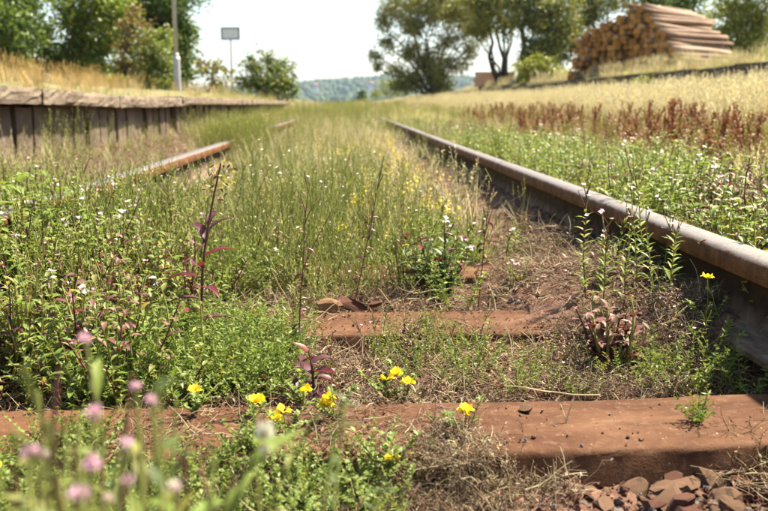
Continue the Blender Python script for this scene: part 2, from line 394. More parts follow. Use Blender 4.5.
# ------------------------------------------------------------------ scattering (uncountable ground cover only)
GN_CACHE = {}
def proto_collection(name, meshes):
    c = bpy.data.collections.new('proto_' + name)
    for i, me in enumerate(meshes):
        o = bpy.data.objects.new('proto_%s_%02d' % (name, i), me); c.objects.link(o)
    return c
def scatter(name, label, cat, col, pts, scale, tilt=.12, nproto=None, rotz=None):
    """one object: prototypes set on points by geometry nodes"""
    n = len(pts); me = bpy.data.meshes.new(name)
    me.from_pydata([tuple(p) for p in pts], [], [])
    rot = np.stack([rng.normal(0, tilt, n), rng.normal(0, tilt, n), rng.uniform(0, 6.283, n) if rotz is None else rotz], -1).astype(np.float32)
    a = me.attributes.new('rot', 'FLOAT_VECTOR', 'POINT'); a.data.foreach_set('vector', rot.ravel())
    a = me.attributes.new('scl', 'FLOAT', 'POINT'); a.data.foreach_set('value', np.broadcast_to(scale, n).astype(np.float32))
    a = me.attributes.new('pick', 'INT', 'POINT'); a.data.foreach_set('value', rng.integers(0, len(col.objects), n).astype(np.int32))
    o = put(name, me); tag(o, label, cat, None, 'stuff')
    ng = bpy.data.node_groups.new('scatter_' + name, 'GeometryNodeTree')
    ng.interface.new_socket('Geometry', in_out='INPUT', socket_type='NodeSocketGeometry')
    ng.interface.new_socket('Geometry', in_out='OUTPUT', socket_type='NodeSocketGeometry')
    gi = ng.nodes.new('NodeGroupInput'); go = ng.nodes.new('NodeGroupOutput')
    iop = ng.nodes.new('GeometryNodeInstanceOnPoints'); ci = ng.nodes.new('GeometryNodeCollectionInfo')
    ci.inputs['Collection'].default_value = col; ci.inputs['Separate Children'].default_value = True; ci.inputs['Reset Children'].default_value = True
    iop.inputs['Pick Instance'].default_value = True
    def attr(nm, ty):
        k = ng.nodes.new('GeometryNodeInputNamedAttribute'); k.data_type = ty; k.inputs['Name'].default_value = nm; return k.outputs[0]
    ng.links.new(gi.outputs[0], iop.inputs['Points']); ng.links.new(ci.outputs[0], iop.inputs['Instance'])
    ng.links.new(attr('pick', 'INT'), iop.inputs['Instance Index']); ng.links.new(attr('rot', 'FLOAT_VECTOR'), iop.inputs['Rotation'])
    ng.links.new(attr('scl', 'FLOAT'), iop.inputs['Scale']); ng.links.new(iop.outputs[0], go.inputs[0])
    md = o.modifiers.new('scatter', 'NODES'); md.node_group = ng
    return o
def in_view(x, y, m=1.25, pad=.3): return (x > -.42 * m * y - pad) & (x < .52 * m * y + pad)
def sample(n, x0, x1, y0, y1, prob=None, near=True):
    """n tries; spread evenly in x and (near=True) in log y so that the far ground is thinner"""
    x = rng.uniform(x0, x1, n); y = np.exp(rng.uniform(math.log(y0), math.log(y1), n)) if near else rng.uniform(y0, y1, n)
    k = in_view(x, y)
    if prob is not None: k &= rng.uniform(0, 1, n) < prob(x, y)
    x, y = x[k], y[k]
    return np.stack([x, y, gz(x, y)], -1)
def patchy(x, y, s=2.0, lo=.35, hi=.65, off=0.0): return sstep(lo, hi, vnoise(x + off, y + off * .7, s))
def off_rails(x, y): return ((np.abs(x - .70) > .085) & (np.abs(x + .80) > np.where((y > 2.85) & (y < 5.5), .20, .085))).astype(float)
def off_sleepers(x, y, n=2):
    k = np.where((y < .96) & (x > .24), 0.0, 1.0)
    for sy in SLEEPER_Y[:n]: k = np.where(np.abs(y - sy) < .095, 0.0, k)
    return k

# ------------------------------------------------------------------ track: rails and steel trough sleepers
def rail_profile():
    half = [(.0, 0), (.022, -.0006), (.030, -.004), (.0345, -.011), (.0350, -.030), (.0335, -.038), (.0120, -.046), (.0080, -.056), (.0078, -.105),
            (.0110, -.121), (.0300, -.131), (.0600, -.137), (.0625, -.140), (.0625, -.149), (0, -.149)]
    return half + [(-a, b) for a, b in half[-2:0:-1]]
def rail_mesh(ys):
    pr = rail_profile(); n = len(pr); V = []; Fc = []
    for j, y in enumerate(ys):
        wob = .0015 * math.sin(y * .9)
        V += [(a + wob, y, b + wob) for a, b in pr]
    for j in range(len(ys) - 1):
        for i in range(n):
            a, b = j * n + i, j * n + (i + 1) % n; Fc.append((a, a + n, b + n, b))
    Fc.append(tuple(range(n))); Fc.append(tuple(range(len(V) - 1, len(V) - n - 1, -1)))
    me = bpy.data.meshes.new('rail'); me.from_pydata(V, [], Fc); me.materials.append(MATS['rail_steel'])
    me.polygons.foreach_set('use_smooth', [len(f) == 4 for f in Fc]); me.update()
    return me
RAILTOP = .17
rm = rail_mesh(list(np.linspace(-.6, 20, 60)) + list(np.linspace(22, 90, 30)))
try: rm.set_sharp_from_angle(angle=R(38))
except Exception: pass
RAIL_X = {'r': .70, 'l': -.80}
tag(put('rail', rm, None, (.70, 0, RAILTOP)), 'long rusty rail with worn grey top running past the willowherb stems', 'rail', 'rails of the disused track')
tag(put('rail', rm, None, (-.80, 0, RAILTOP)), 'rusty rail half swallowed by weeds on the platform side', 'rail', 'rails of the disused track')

def sleeper_mesh(seed):
    r = np.random.default_rng(seed); prof = []
    prof += [(-.128, -.105), (-.122, -.085), (-.100, -.034)]
    for k in range(5):
        a = R(180 - 12 - k * 19.5); prof.append((-.080 + .010 * math.cos(a), -.011 + .010 * math.sin(a)))
    prof += [(-.035, -.0005), (0, .0008), (.035, -.0005)]
    for k in range(5):
        a = R(90 - k * 19.5); prof.append((.080 + .010 * math.cos(a), -.011 + .010 * math.sin(a)))
    prof += [(.100, -.034), (.122, -.085), (.128, -.105)]
    xs = np.linspace(-1.22, 1.22, 160); V = []; Fc = []; n = len(prof)
    for x in xs:
        cant = .006 * float(sstep(.40, .64, abs(x)))
        for k, (a, b) in enumerate(prof):
            dz = .0014 * (float(vnoise(np.array(x * 1.0), np.array(a * 3 + seed), 5)) - .5) + .0008 * r.normal() * (.6 if 7 < k < 13 else .4)
            V.append((x, a + .0006 * r.normal() + .0014 * (float(vnoise(np.array(x), np.array(seed * 3.1 + (0 if a < 0 else 7)), 6)) - .5), b + cant + dz))
    for j in range(len(xs) - 1):
        for i in range(n - 1):
            a = j * n + i; Fc.append((a, a + 1, a + n + 1, a + n))
    Fc.append(tuple(range(n - 1, -1, -1))); Fc.append(tuple(range(len(V) - n, len(V))))
    me = bpy.data.meshes.new('sleeper'); me.from_pydata(V, [], Fc); me.materials.append(MATS['rusty_steel'])
    me.polygons.foreach_set('use_smooth', [True] * len(Fc)); me.update(); return me
def plate_mesh():
    mb = MB(); mb.box((-.09, -.07, -.004), (.09, .07, .010), 'rail_steel'); return mb.mesh('rail_seat_plate', smooth=False)
def clip_mesh(sg):
    mb = MB(); mb.box((-.02, -.022, .0), (.022, .022, .022), 'rail_steel')
    mb.tube([(0, 0, .02), (0, 0, .045)], .011, .011, 'rail_steel', 6, True); return mb.mesh('rail_clip', smooth=False)
PL, CL = plate_mesh(), clip_mesh(1)
SL_LABEL = ['broad rusty steel sleeper lying bare nearest the camera', 'dusty rusty sleeper, second from the camera, with a tan stone on its edge',
            'third rusty sleeper from the camera, mostly hidden under weeds', 'fourth rusty sleeper from the camera, buried in dry weeds',
            'fifth rusty sleeper from the camera, under the yellow flowers']
for i in range(5):
    s = put('sleeper', sleeper_mesh(i), None, (-.05, SLEEPER_Y[i], 0 if i == 0 else -.004 - .006 * (i > 1)))
    tag(s, SL_LABEL[i], 'sleeper', 'steel sleepers under the rails')
    for rx in (.70, -.80):
        p = put('rail_seat_plate', PL, s, (rx + .05, 0, .0115))
        for sg in (-1, 1): put('rail_clip', CL, p, (sg * .072, 0, .011))

# ------------------------------------------------------------------ platform
mbp = thing('platform', MB(), 'weathered concrete platform edge with overhanging slabs above upright boards', 'platform', None, (-1.72, 3.0, 0))
def rough_block(lo, hi, mat, seed, amp=.008, nx_=2, ny_=8, nz_=3, smooth=False):
    """a weathered block: subdivided box with worn edges"""
    r = np.random.default_rng(seed); lo = np.array(lo, float); hi = np.array(hi, float); ds = (nx_, ny_, nz_); mb = MB(); ids = {}
    def vid(i, j, k):
        if (i, j, k) not in ids:
            p = lo + (hi - lo) * np.array([i / nx_, j / ny_, k / nz_]); c = sum(q in (0, d) for q, d in zip((i, j, k), ds))
            ctr = (lo + hi) / 2; p = p + (ctr - p) / (np.linalg.norm(ctr - p) + 1e-6) * amp * (.9 if c >= 2 else 0) * r.uniform(.3, 1.6) + r.normal(0, amp * .28, 3)
            ids[(i, j, k)] = len(mb.v); mb.v.append(p)
        return ids[(i, j, k)]
    for i in range(nx_):
        for j in range(ny_):
            mb.face((vid(i, j, 0), vid(i, j + 1, 0), vid(i + 1, j + 1, 0), vid(i + 1, j, 0)), mat); mb.face((vid(i, j, nz_), vid(i + 1, j, nz_), vid(i + 1, j + 1, nz_), vid(i, j + 1, nz_)), mat)
        for k in range(nz_):
            mb.face((vid(i, 0, k), vid(i + 1, 0, k), vid(i + 1, 0, k + 1), vid(i, 0, k + 1)), mat); mb.face((vid(i, ny_, k), vid(i, ny_, k + 1), vid(i + 1, ny_, k + 1), vid(i + 1, ny_, k)), mat)
    for j in range(ny_):
        for k in range(nz_):
            mb.face((vid(0, j, k), vid(0, j, k + 1), vid(0, j + 1, k + 1), vid(0, j + 1, k)), mat); mb.face((vid(nx_, j, k), vid(nx_, j + 1, k), vid(nx_, j + 1, k + 1), vid(nx_, j, k + 1)), mat)
    return mb.mesh('block', smooth=smooth)
y = 1.6; k = 0
PY = [1.6, 3.25, 4.9, 6.0, 7.2, 8.4, 9.8, 12, 16, 26]; PZ = [.520, .516, .508, .488, .478, .484, .502, .502, .500, .498]
while y < 26:
    L = 1.0 + .5 * rng.uniform() if y > 4.9 else 1.65
    zt = float(np.interp(y, PY, PZ)) + rng.normal(0, .0025)
    b = put('edge_slab', rough_block((-.50, 0, -.088), (0, L - .004, 0), 'platform_concrete', k, .010, 3, 22, 4), mbp,
            (rng.normal(0, .005), y - 3.0, zt), ((float(np.interp(y + L, PY, PZ)) - float(np.interp(y, PY, PZ))) / L, rng.normal(0, .006), rng.normal(0, .003)))
    y += L; k += 1
bm_ = [rough_block((-.05, 0, -.05), (0, .235, .50), 'platform_board', 100 + i, .008, 1, 3, 5) for i in range(7)]
y = 1.6
while y < 25.6:
    put('board', bm_[int(rng.integers(7))], mbp, (-.115 + rng.normal(0, .012), y - 3.0, -.08 + rng.normal(0, .012)), (rng.normal(0, .012), rng.normal(0, .02), rng.normal(0, .03)), (1, .95, 1))
    y += .262
# lamp post
def lamp_post():
    b = AT(178.0, 95, 20.0); z0 = float(gz(b[0], b[1])); mb = MB()
    mb.tag = 'base_sleeve'; mb.tube([(0, 0, -.1), (0, 0, .02), (0, 0, .72), (0, 0, .80)], .088, .080, 'galvanised', 12, True)
    mb.tag = 'pole'; mb.tube([(0, 0, .78), (0, 0, 3.0), (0, 0, 6.2)], .052, .036, 'galvanised', 12, True)
    mb.tag = 'collar'; mb.tube([(0, 0, .79), (0, 0, .88)], .070, .055, 'galvanised', 12, True)
    mb.tag = 'access_door'; mb.box((-.03, -.098, .25), (.03, -.084, .55), 'galvanised')
    mb.tag = 'bracket'; mb.tube([(0, 0, 6.15), (.25, -.02, 6.42), (.75, -.05, 6.50)], .03, .025, 'galvanised', 8, True)
    mb.tag = 'lamp_head'; mb.box((.7, -.14, 6.44), (1.25, .05, 6.56), 'galvanised')
    thing('lamp_post', mb, 'grey galvanised lamp post with thicker foot on the platform', 'lamp post', None, (b[0], b[1], z0))
lamp_post()
def station_sign():
    yb = 27.0; b = AT(232.5, 96, yb); z0 = float(gz(b[0], b[1])); T = AT(232.5, 27.5, yb)[2] - z0; B = AT(232.5, 40, yb)[2] - z0; w = 18 / FPX * yb / 2
    mb = MB(); mb.tag = 'post'; mb.tube([(0, 0, -.1), (0, 0, B + .02)], .024, .022, 'post_rust', 8, True)
    t = .034
    mb.tag = 'frame'
    mb.box((-w, -.04, T - t), (w, .02, T), 'sign_frame'); mb.box((-w, -.04, B), (w, .02, B + t), 'sign_frame')
    mb.box((-w, -.04, B + t), (-w + t, .02, T - t), 'sign_frame'); mb.box((w - t, -.04, B + t), (w, .02, T - t), 'sign_frame')
    mb.tag = 'panel'; mb.box((-w + t, -.02, B + t), (w - t, 0, T - t), 'sign_panel')
    thing('station_sign', mb, 'blank pale grey sign in a dark frame on a thin post', 'sign', None, (b[0], b[1], z0), R(-8))
station_sign()

# ------------------------------------------------------------------ loading ramp wall, timber
wall = thing('ramp_wall', MB(), 'low lichen-stained concrete wall of the loading ramp below the logs', 'wall', None, (7.0, 8.0, 0))
y = 9.0; k = 0
while y < 58:
    L = 1.9; drop = .5 * float(sstep(40, 58, y))
    put('wall_block', rough_block((-.02, 0, .1), (.30, L - .02, 1.12 - drop), 'ramp_concrete', 300 + k, .018, 2, 5, 4), wall, (rng.normal(0, .012), y - 8, rng.normal(0, .012)), (0, rng.normal(0, .008), 0))
    y += L; k += 1
def log_mesh(r, L, seed):
    q = np.random.default_rng(seed); mb = MB(); n = 11; ring = 6; bx_, bz_ = q.normal(0, .012, 2)
    for i in range(ring):
        t = i / (ring - 1); rr = r * (1.06 - .16 * t); off = np.array([0, bx_ * math.sin(math.pi * t), bz_ * math.sin(math.pi * t)])
        for kk in range(n):
            a = 2 * math.pi * kk / n; e = 1 + .05 * math.sin(2 * a + seed) + q.normal(0, .015)
            mb.v.append(np.array([t * L, rr * e * math.cos(a), rr * e * math.sin(a)]) + off)
    for i in range(ring - 1):
        for kk in range(n):
            a, b = i * n + kk, i * n + (kk + 1) % n; mb.face((a, a + n, b + n, b), 'log_bark')
    mb.face(range(n), 'log_end'); mb.face(range(ring * n - 1, ring * n - n - 1, -1), 'log_end')
    me = mb.mesh('log'); me.polygons.foreach_set('use_smooth', [len(p.vertices) == 4 for p in me.polygons]); return me
LOGM = [log_mesh(.080 * f, L, i) for i, (f, L) in enumerate([(1, 3.5), (.9, 3.4), (1.1, 3.6), (.82, 3.5), (1.0, 3.3), (.95, 3.6), (1.15, 3.5), (.88, 3.45)])]
A2 = np.array([.80, .60]); B2 = np.array([.60, -.80]); P0 = np.array([7.25, 26.2]); ZB = 1.0
PS = [0, .25, .6, 1.0, 1.5, 1.72, 1.9, 2.3, 2.6, 3.0, 3.5, 4.0]; PH = [.75, 1.45, 1.72, 1.80, 1.84, 2.0, 2.36, 2.32, 2.0, 1.55, 1.0, .35]
nlog = 0; row = 0; zz = .08
LG = 'pine logs stacked on the loading ramp'
while zz < 2.5:
    s = .04 + (.083 if row % 2 else 0)
    while s < 4.1:
        if zz < np.interp(s, PS, PH) and nlog < 300:
            j = float(vnoise(np.array(s), np.array(zz), 1.3) - .5) * .5 + rng.normal(0, .09)
            p = P0 + B2 * (s + rng.normal(0, .012)) + A2 * j
            o = put('log', LOGM[int(rng.integers(len(LOGM)))], None, (p[0], p[1], ZB + zz + rng.normal(0, .014)), (rng.uniform(0, 6.28), rng.normal(0, .02), math.atan2(A2[1], A2[0]) + rng.normal(0, .02)))
            top = zz + .16 > np.interp(s, PS, PH)
            hs_ = 'bottom' if zz < .5 else ('lower middle' if zz < .95 else ('upper middle' if zz < 1.4 else 'upper'))
            ws_ = 'at the left edge' if s < .45 else ('in the left half' if s < 1.7 else ('in the high middle' if s < 2.6 else 'at the sloping right end'))
            lab = 'pinkish log on top of the log pile ' + ws_ if top else 'orange-ended log in the %s rows of the pile, %s' % (hs_, ws_)
            tag(o, lab, 'log', LG); nlog += 1
        s += .168
    zz += .142; row += 1
print('logs', nlog)
# pale stacked timber farther along the ramp
st = AT(494, 76, 43.0); sz = float(gz(st[0], st[1]))
ps = thing('timber_stack', MB(), 'small pale pinkish stack of sawn timber beyond the dry grass bank', 'timber stack', None, (st[0], st[1], sz - .3), R(-15))
plk = [rough_block((-1.0, 0, 0), (1.0, .16, .12), 'pale_timber', 500 + i, .006, 4, 1, 1) for i in range(3)]
for k in range(6):
    for j in range(3): put('plank', plk[(k + j) % 3], ps, (rng.normal(0, .04), j * .19, .35 + k * .125))
for sx_ in (-.7, .7): put('bearer', rough_block((-.08, -.05, 0), (.08, .6, .352), 'bark_dark', 520, .006, 1, 2, 1), ps, (sx_, 0, 0))

# ------------------------------------------------------------------ trees and bushes
def crown_mesh(name, clumps, L, W, mats, seed, dens=.9, droop=0.0, origin=(0, 0, 0), ppm=1.0):
    """many small separate leaves in uneven clumps; clumps = (centre, radius, weight)"""
    r = np.random.default_rng(seed); P = []; S = []
    for c, rad, w in clumps:
        ns = max(6, int(16 * w)); sub = r.normal(0, 1, (ns, 3)); sub /= np.linalg.norm(sub, axis=1)[:, None]
        sub = c + sub * rad * r.uniform(.1, 1.25, (ns, 1)) * np.array([1, 1, .9])
        n = int(3.2 * dens * w * (rad * ppm) ** 2) + 12
        k = r.integers(0, ns, n); P.append(sub[k] + r.normal(0, 1, (n, 3)) * rad * .25 * np.array([1, 1, .8]))
        m = n // 5; q = r.normal(0, 1, (m, 3)); P.append(c + q * rad * .5)
    P = np.concatenate(P) - np.array(origin); n = len(P)
    d = r.normal(0, 1, (n, 3)); d[:, 2] = d[:, 2] * .7 - droop; d /= np.linalg.norm(d, axis=1)[:, None]
    u = r.normal(0, 1, (n, 3)); s = np.cross(d, u); s /= np.linalg.norm(s, axis=1)[:, None] + 1e-9; nn = np.cross(s, d)
    l = (L * r.uniform(.6, 1.3, n))[:, None]; w = (W * r.uniform(.6, 1.3, n))[:, None]
    V = np.stack([P, P + d * l * .45 + s * w * .5 + nn * w * .15, P + d * l, P + d * l * .45 - s * w * .5 + nn * w * .15], 1).reshape(-1, 3)
    me = bpy.data.meshes.new(name); me.vertices.add(4 * n); me.vertices.foreach_set('co', V.astype(np.float32).ravel())
    me.loops.add(4 * n); me.loops.foreach_set('vertex_index', np.arange(4 * n, dtype=np.int32))
    me.polygons.add(n); me.polygons.foreach_set('loop_start', np.arange(0, 4 * n, 4, dtype=np.int32)); me.polygons.foreach_set('loop_total', np.full(n, 4, np.int32))
    for m in mats: me.materials.append(MATS[m])
    me.polygons.foreach_set('material_index', r.integers(0, len(mats), n).astype(np.int32)); me.update(calc_edges=True)
    return me
def tree(name, label, cat, base_px, depth, clumps, mats, leaf=(.16, .09), dens=.9, stems=1, bark='bark', r0=.09, group=None, seed=0, droop=0.0, gap=0):
    """clumps: (photo px, photo py, radius px[, weight]); the crown has as much depth as breadth"""
    r = np.random.default_rng(seed + 50); b = AT(base_px[0], base_px[1], depth); b[2] = float(gz(b[0], b[1])); ppm = FPX / depth
    cl = []
    for c in clumps:
        p = AT(c[0], c[1], depth + r.uniform(-1, 1) * 1.0 * max(c[2], 10) / ppm); cl.append((p, c[2] / ppm * 1.25, c[3] if len(c) > 3 else 1.0))
    o = put(name, None, None, b); o.empty_display_size = .3; tag(o, label, cat, group)
    mb = MB(); roots = [np.array([r.normal(0, .18) * (stems > 1), r.normal(0, .18) * (stems > 1), -.08]) for _ in range(stems)]
    for i, (c, rad, w) in enumerate(cl):
        e = c - b; s = roots[i % stems]; fork = s + (e - s) * .45 + np.array([-(e[0]) * .16, -(e[1]) * .16, .12 * e[2]])
        pts = []
        for t in np.linspace(0, 1, 7):
            pts.append((1 - t) ** 2 * s + 2 * t * (1 - t) * fork + t * t * e + (r.normal(0, .03 * np.linalg.norm(e), 3) * np.array([1, 1, .3]) if 0 < t < 1 else 0))
        k = (.55 if i >= stems else 1.0); mb.tube(pts, r0 * k, r0 * .18, bark, 6)
        for q in range(4):
            a = pts[4 + q % 3]; v = r.normal(0, 1, 3); v[2] = abs(v[2]) * .6
            mb.tube([a, a + v * rad * .35, a + v * rad * .65 + np.array([0, 0, .1 * rad])], r0 * .22, r0 * .08, bark, 4)
    put('trunk', mb.mesh('trunk'), o)
    put('crown', crown_mesh('crown', cl, leaf[0], leaf[1], mats, seed, dens, droop, b, ppm), o)
    return o
tree('broadleaf_tree', 'dark green leafy tree at the far left behind the platform grass', 'tree', (-12, 95), 24, [(-28, 18, 34), (4, 10, 26), (10, 44, 20), (-18, 55, 25), (22, -22, 26), (8, 68, 13), (-5, -25, 30), (-45, 60, 25)], ['tree_dark', 'tree_green'], (.15, .09), 1.0, r0=.12, seed=1)
tree('broadleaf_tree', 'lighter green young tree with yellowish leaves beside the white sky gap', 'tree', (72, 93), 27, [(42, 40, 14), (52, 62, 14), (78, 26, 20), (96, 4, 22), (84, 56, 18), (108, 38, 18), (82, -18, 22), (98, 70, 15), (68, 72, 12), (32, 68, 9), (112, 75, 10)], ['tree_green', 'tree_bright', 'tree_bright'], (.15, .09), .85, r0=.10, seed=2)
tree('shrub', 'russet brown shrub in front of the green trees by the lamp post', 'shrub', (137, 94), 23.5, [(136, 28, 11), (130, 50, 13), (140, 66, 13), (147, 42, 9), (126, 70, 9), (133, 12, 6)], ['tree_russet', 'tree_russet', 'tree_olive'], (.12, .06), .75, 3, r0=.035, seed=3)
tree('shrub', 'olive green shrub growing right beside the lamp post', 'shrub', (156, 95), 22.5, [(154, 48, 13), (160, 68, 13), (150, 82, 10), (164, 36, 8), (168, 82, 8), (142, 86, 8), (120, 84, 9), (108, 86, 8)], ['tree_olive', 'tree_bright', 'tree_green'], (.12, .06), .9, 3, r0=.035, seed=4)
tree('broadleaf_tree', 'tall rich green tree rising behind the lamp post', 'tree', (172, 96), 31, [(150, 4, 20), (168, 14, 18), (172, -20, 24), (182, 42, 11), (180, 58, 12), (184, 74, 10), (170, 33, 14), (130, -10, 18), (118, 12, 14), (186, 30, 7), (172, 78, 11)], ['tree_green', 'tree_dark', 'tree_green'], (.17, .10), 1.0, r0=.12, seed=5)
tree('shrub', 'small sparse half-bare shrub between lamp post and sign', 'shrub', (215, 96), 24, [(206, 69, 6, .5), (218, 65, 6, .5), (226, 72, 5, .4), (211, 80, 6, .4), (222, 82, 5, .4), (200, 64, 4, .4)], ['tree_bright', 'tree_russet', 'tree_olive'], (.13, .08), .6, 4, r0=.02, seed=6)
tree('shrub', 'rounded green bush at the far end of the platform past the sign', 'shrub', (268, 98), 26.5, [(254, 66, 9, .7), (268, 60, 9, .8), (280, 70, 10), (276, 82, 12), (262, 82, 11), (289, 84, 7), (249, 58, 4, .5), (246, 84, 8), (285, 92, 8), (268, 93, 8)], ['tree_olive', 'tree_green', 'tree_dark'], (.12, .065), .9, 3, r0=.04, seed=7)
tree('shrub', 'low green bush at the foot of the multi-stemmed willow', 'shrub', (388, 96), 56, [(376, 94, 5), (386, 90, 7), (397, 88, 8), (408, 87, 7)], ['tree_olive', 'tree_bright'], (.16, .08), 1.2, 3, r0=.03, seed=8)
tree('willow_tree', 'wide multi-stemmed olive willow standing alone beside the pale sky', 'tree', (432, 92), 48, [(384, 20, 9), (398, 10, 14), (388, 42, 8), (375, 56, 6), (378, 66, 5), (414, 26, 13), (428, 6, 18), (452, 10, 18), (408, 52, 10), (424, 62, 14), (438, 72, 13), (414, 78, 12), (448, 42, 10), (470, 22, 13), (396, 70, 7), (400, 84, 8), (458, 64, 8), (470, 48, 8), (440, 84, 10), (440, -14, 20), (410, -8, 14), (470, -10, 18), (480, 12, 13), (484, 30, 9)], ['tree_willow', 'tree_olive', 'tree_olive'], (.26, .07), 1.2, 7, 'bark', .10, None, 9, .5)
tree('broadleaf_tree', 'tree with a dark leaning trunk left of the timber stack', 'tree', (498, 78), 41, [(490, 8, 16), (474, 0, 13), (506, 24, 10), (482, 34, 8), (512, 2, 14), (500, -18, 20), (470, 30, 6)], ['tree_willow', 'tree_olive', 'tree_olive'], (.22, .08), 1.0, 2, 'bark_dark', .13, None, 10, .3)
tree('broadleaf_tree', 'dense dark tree behind the yellow-green shrub', 'tree', (522, 76), 37, [(530, 0, 17), (540, 24, 16), (522, 20, 8), (554, 8, 17), (536, 48, 12), (550, 44, 14), (562, 28, 13), (530, -20, 20), (528, 60, 8), (545, 60, 10)], ['tree_dark', 'tree_willow', 'tree_olive'], (.20, .08), 1.1, 3, 'bark_dark', .11, None, 11, .3)
tree('broadleaf_tree', 'dark tree with forked limbs rising behind the left end of the log pile', 'tree', (590, 66), 42, [(580, 4, 16), (570, 28, 14), (600, 0, 14), (590, 18, 9), (564, 54, 10), (620, -8, 18), (585, -22, 22), (575, 46, 10)], ['tree_dark', 'tree_willow', 'tree_olive'], (.20, .08), 1.1, 2, 'bark_dark', .15, None, 12, .3)
tree('broadleaf_tree', 'dark green tree showing above the top of the log pile', 'tree', (684, 60), 43, [(650, 2, 12), (675, 4, 13), (692, -4, 16), (700, 18, 13), (660, -16, 16), (706, 36, 11), (700, 50, 10), (640, -12, 12)], ['tree_green', 'tree_dark', 'tree_green'], (.20, .10), 1.0, 2, 'bark_dark', .12, None, 13, .1)
tree('willow_tree', 'bright yellow-green willow at the right edge beside the log pile', 'tree', (748, 74), 29, [(734, 26, 17), (758, 16, 20), (750, 46, 16), (730, 6, 16), (768, 50, 15), (720, 34, 8), (784, 32, 24), (740, 60, 10), (765, -15, 22), (728, 48, 8)], ['tree_bright', 'shrub_gold', 'tree_bright'], (.18, .05), 1.0, 4, 'bark', .08, None, 14, .5)
tree('shrub', 'yellow-green leafy shrub beside the left end of the log pile', 'shrub', (542, 84), 33, [(524, 68, 7), (536, 64, 7), (546, 70, 9), (556, 76, 8), (530, 78, 8), (566, 72, 5)], ['shrub_gold', 'shrub_gold', 'tree_bright'], (.16, .08), 1.1, 5, 'bark', .02, None, 15)
tree('shrub', 'small green bush hanging over the ramp wall near the willow', 'shrub', (722, 84), 15.6, [(716, 82, 6), (726, 78, 7), (722, 88, 6)], ['tree_bright', 'tree_green'], (.08, .05), 1.2, 3, 'bark', .01, None, 16)
tree('shrub', 'small yellowish bush at the ramp wall below the logs', 'shrub', (642, 90), 18.6, [(638, 84, 5), (646, 82, 5), (642, 89, 5)], ['tree_bright', 'shrub_gold'], (.08, .05), 1.1, 3, 'bark', .01, None, 17)
tree('conifer', 'tiny dark pointed conifer in front of the far hills', 'tree', (361.5, 101), 160, [(361.5, 92.5, 1.3), (361.3, 95, 2.2), (361.6, 98, 2.8), (361.5, 100.5, 3.0)], ['tree_dark'], (.5, .3), 8, 1, 'bark_dark', .12, None, 18)

# far wood on the hills, two far houses
def blob(seed):
    r = np.random.default_rng(seed); mb = MB(); n, m = 8, 5
    for i in range(m + 1):
        for kk in range(n):
            a = 2 * math.pi * kk / n + r.normal(0, .15); ph = math.pi * (i / m - .5); q = r.uniform(.8, 1.15)
            mb.v.append(np.array([math.cos(ph) * math.cos(a) * q, math.cos(ph) * math.sin(a) * q, .7 + 1.1 * math.sin(ph) * q]))
    for i in range(m):
        for kk in range(n):
            a, b = i * n + kk, i * n + (kk + 1) % n; mb.face((a, b, b + n, a + n), 'hill_tree')
    return mb.mesh('far_tree')
leafmat('hill_tree', [(.030, .055, .024), (.045, .075, .028), (.070, .095, .038), (.05, .07, .03)], .1, .8, .1, 1.0, .1)
cf = proto_collection('far_tree', [blob(i) for i in range(5)])
x = rng.uniform(-1500, 1500, 9000); y = rng.uniform(1500, 2420, 9000)
scatter('far_wood', 'distant bluish woodland covering the hills', 'woodland', cf, np.stack([x, y, hill_z(x, y)], -1), rng.uniform(5, 11, len(x)), .03)
def far_house(px, py, depth, w, h, label):
    b = AT(px, py, depth); mb = MB(); d = w * .7
    mb.tag = 'wall'; mb.box((-w / 2, -d / 2, -6), (w / 2, d / 2, h), 'house_wall')
    mb.tag = 'roof'; k = len(mb.v); o = 1.0
    mb.v += [np.array(q, float) for q in ((-w / 2 - o, -d / 2 - o, h + .05), (w / 2 + o, -d / 2 - o, h + .05), (w / 2 + o, d / 2 + o, h + .05), (-w / 2 - o, d / 2 + o, h + .05), (-w / 2 - o, 0, h + 4), (w / 2 + o, 0, h + 4))]
    for q in ((0, 1, 5, 4), (2, 3, 4, 5), (0, 4, 3), (1, 2, 5), (3, 2, 1, 0)): mb.face([k + i for i in q], 'house_roof')
    c = 0
    for i in range(3):
        for j in range(2):
            mb.tag = 'window#%d' % c; c += 1; xx = -w * .33 + i * w * .33
            mb.box((xx - 1, -d / 2 - .1, 2 + j * h * .45), (xx + 1, -d / 2 + .2, 4.2 + j * h * .45), 'house_glass')
    thing('house', mb, label, 'house', 'far houses on the hills', tuple(b))
far_house(315, 90, 1700, 11, 9, 'far white house on the hill just right of the platform bush')
far_house(371, 88.5, 1700, 12, 9, 'far white house on the hill left of the big willow')

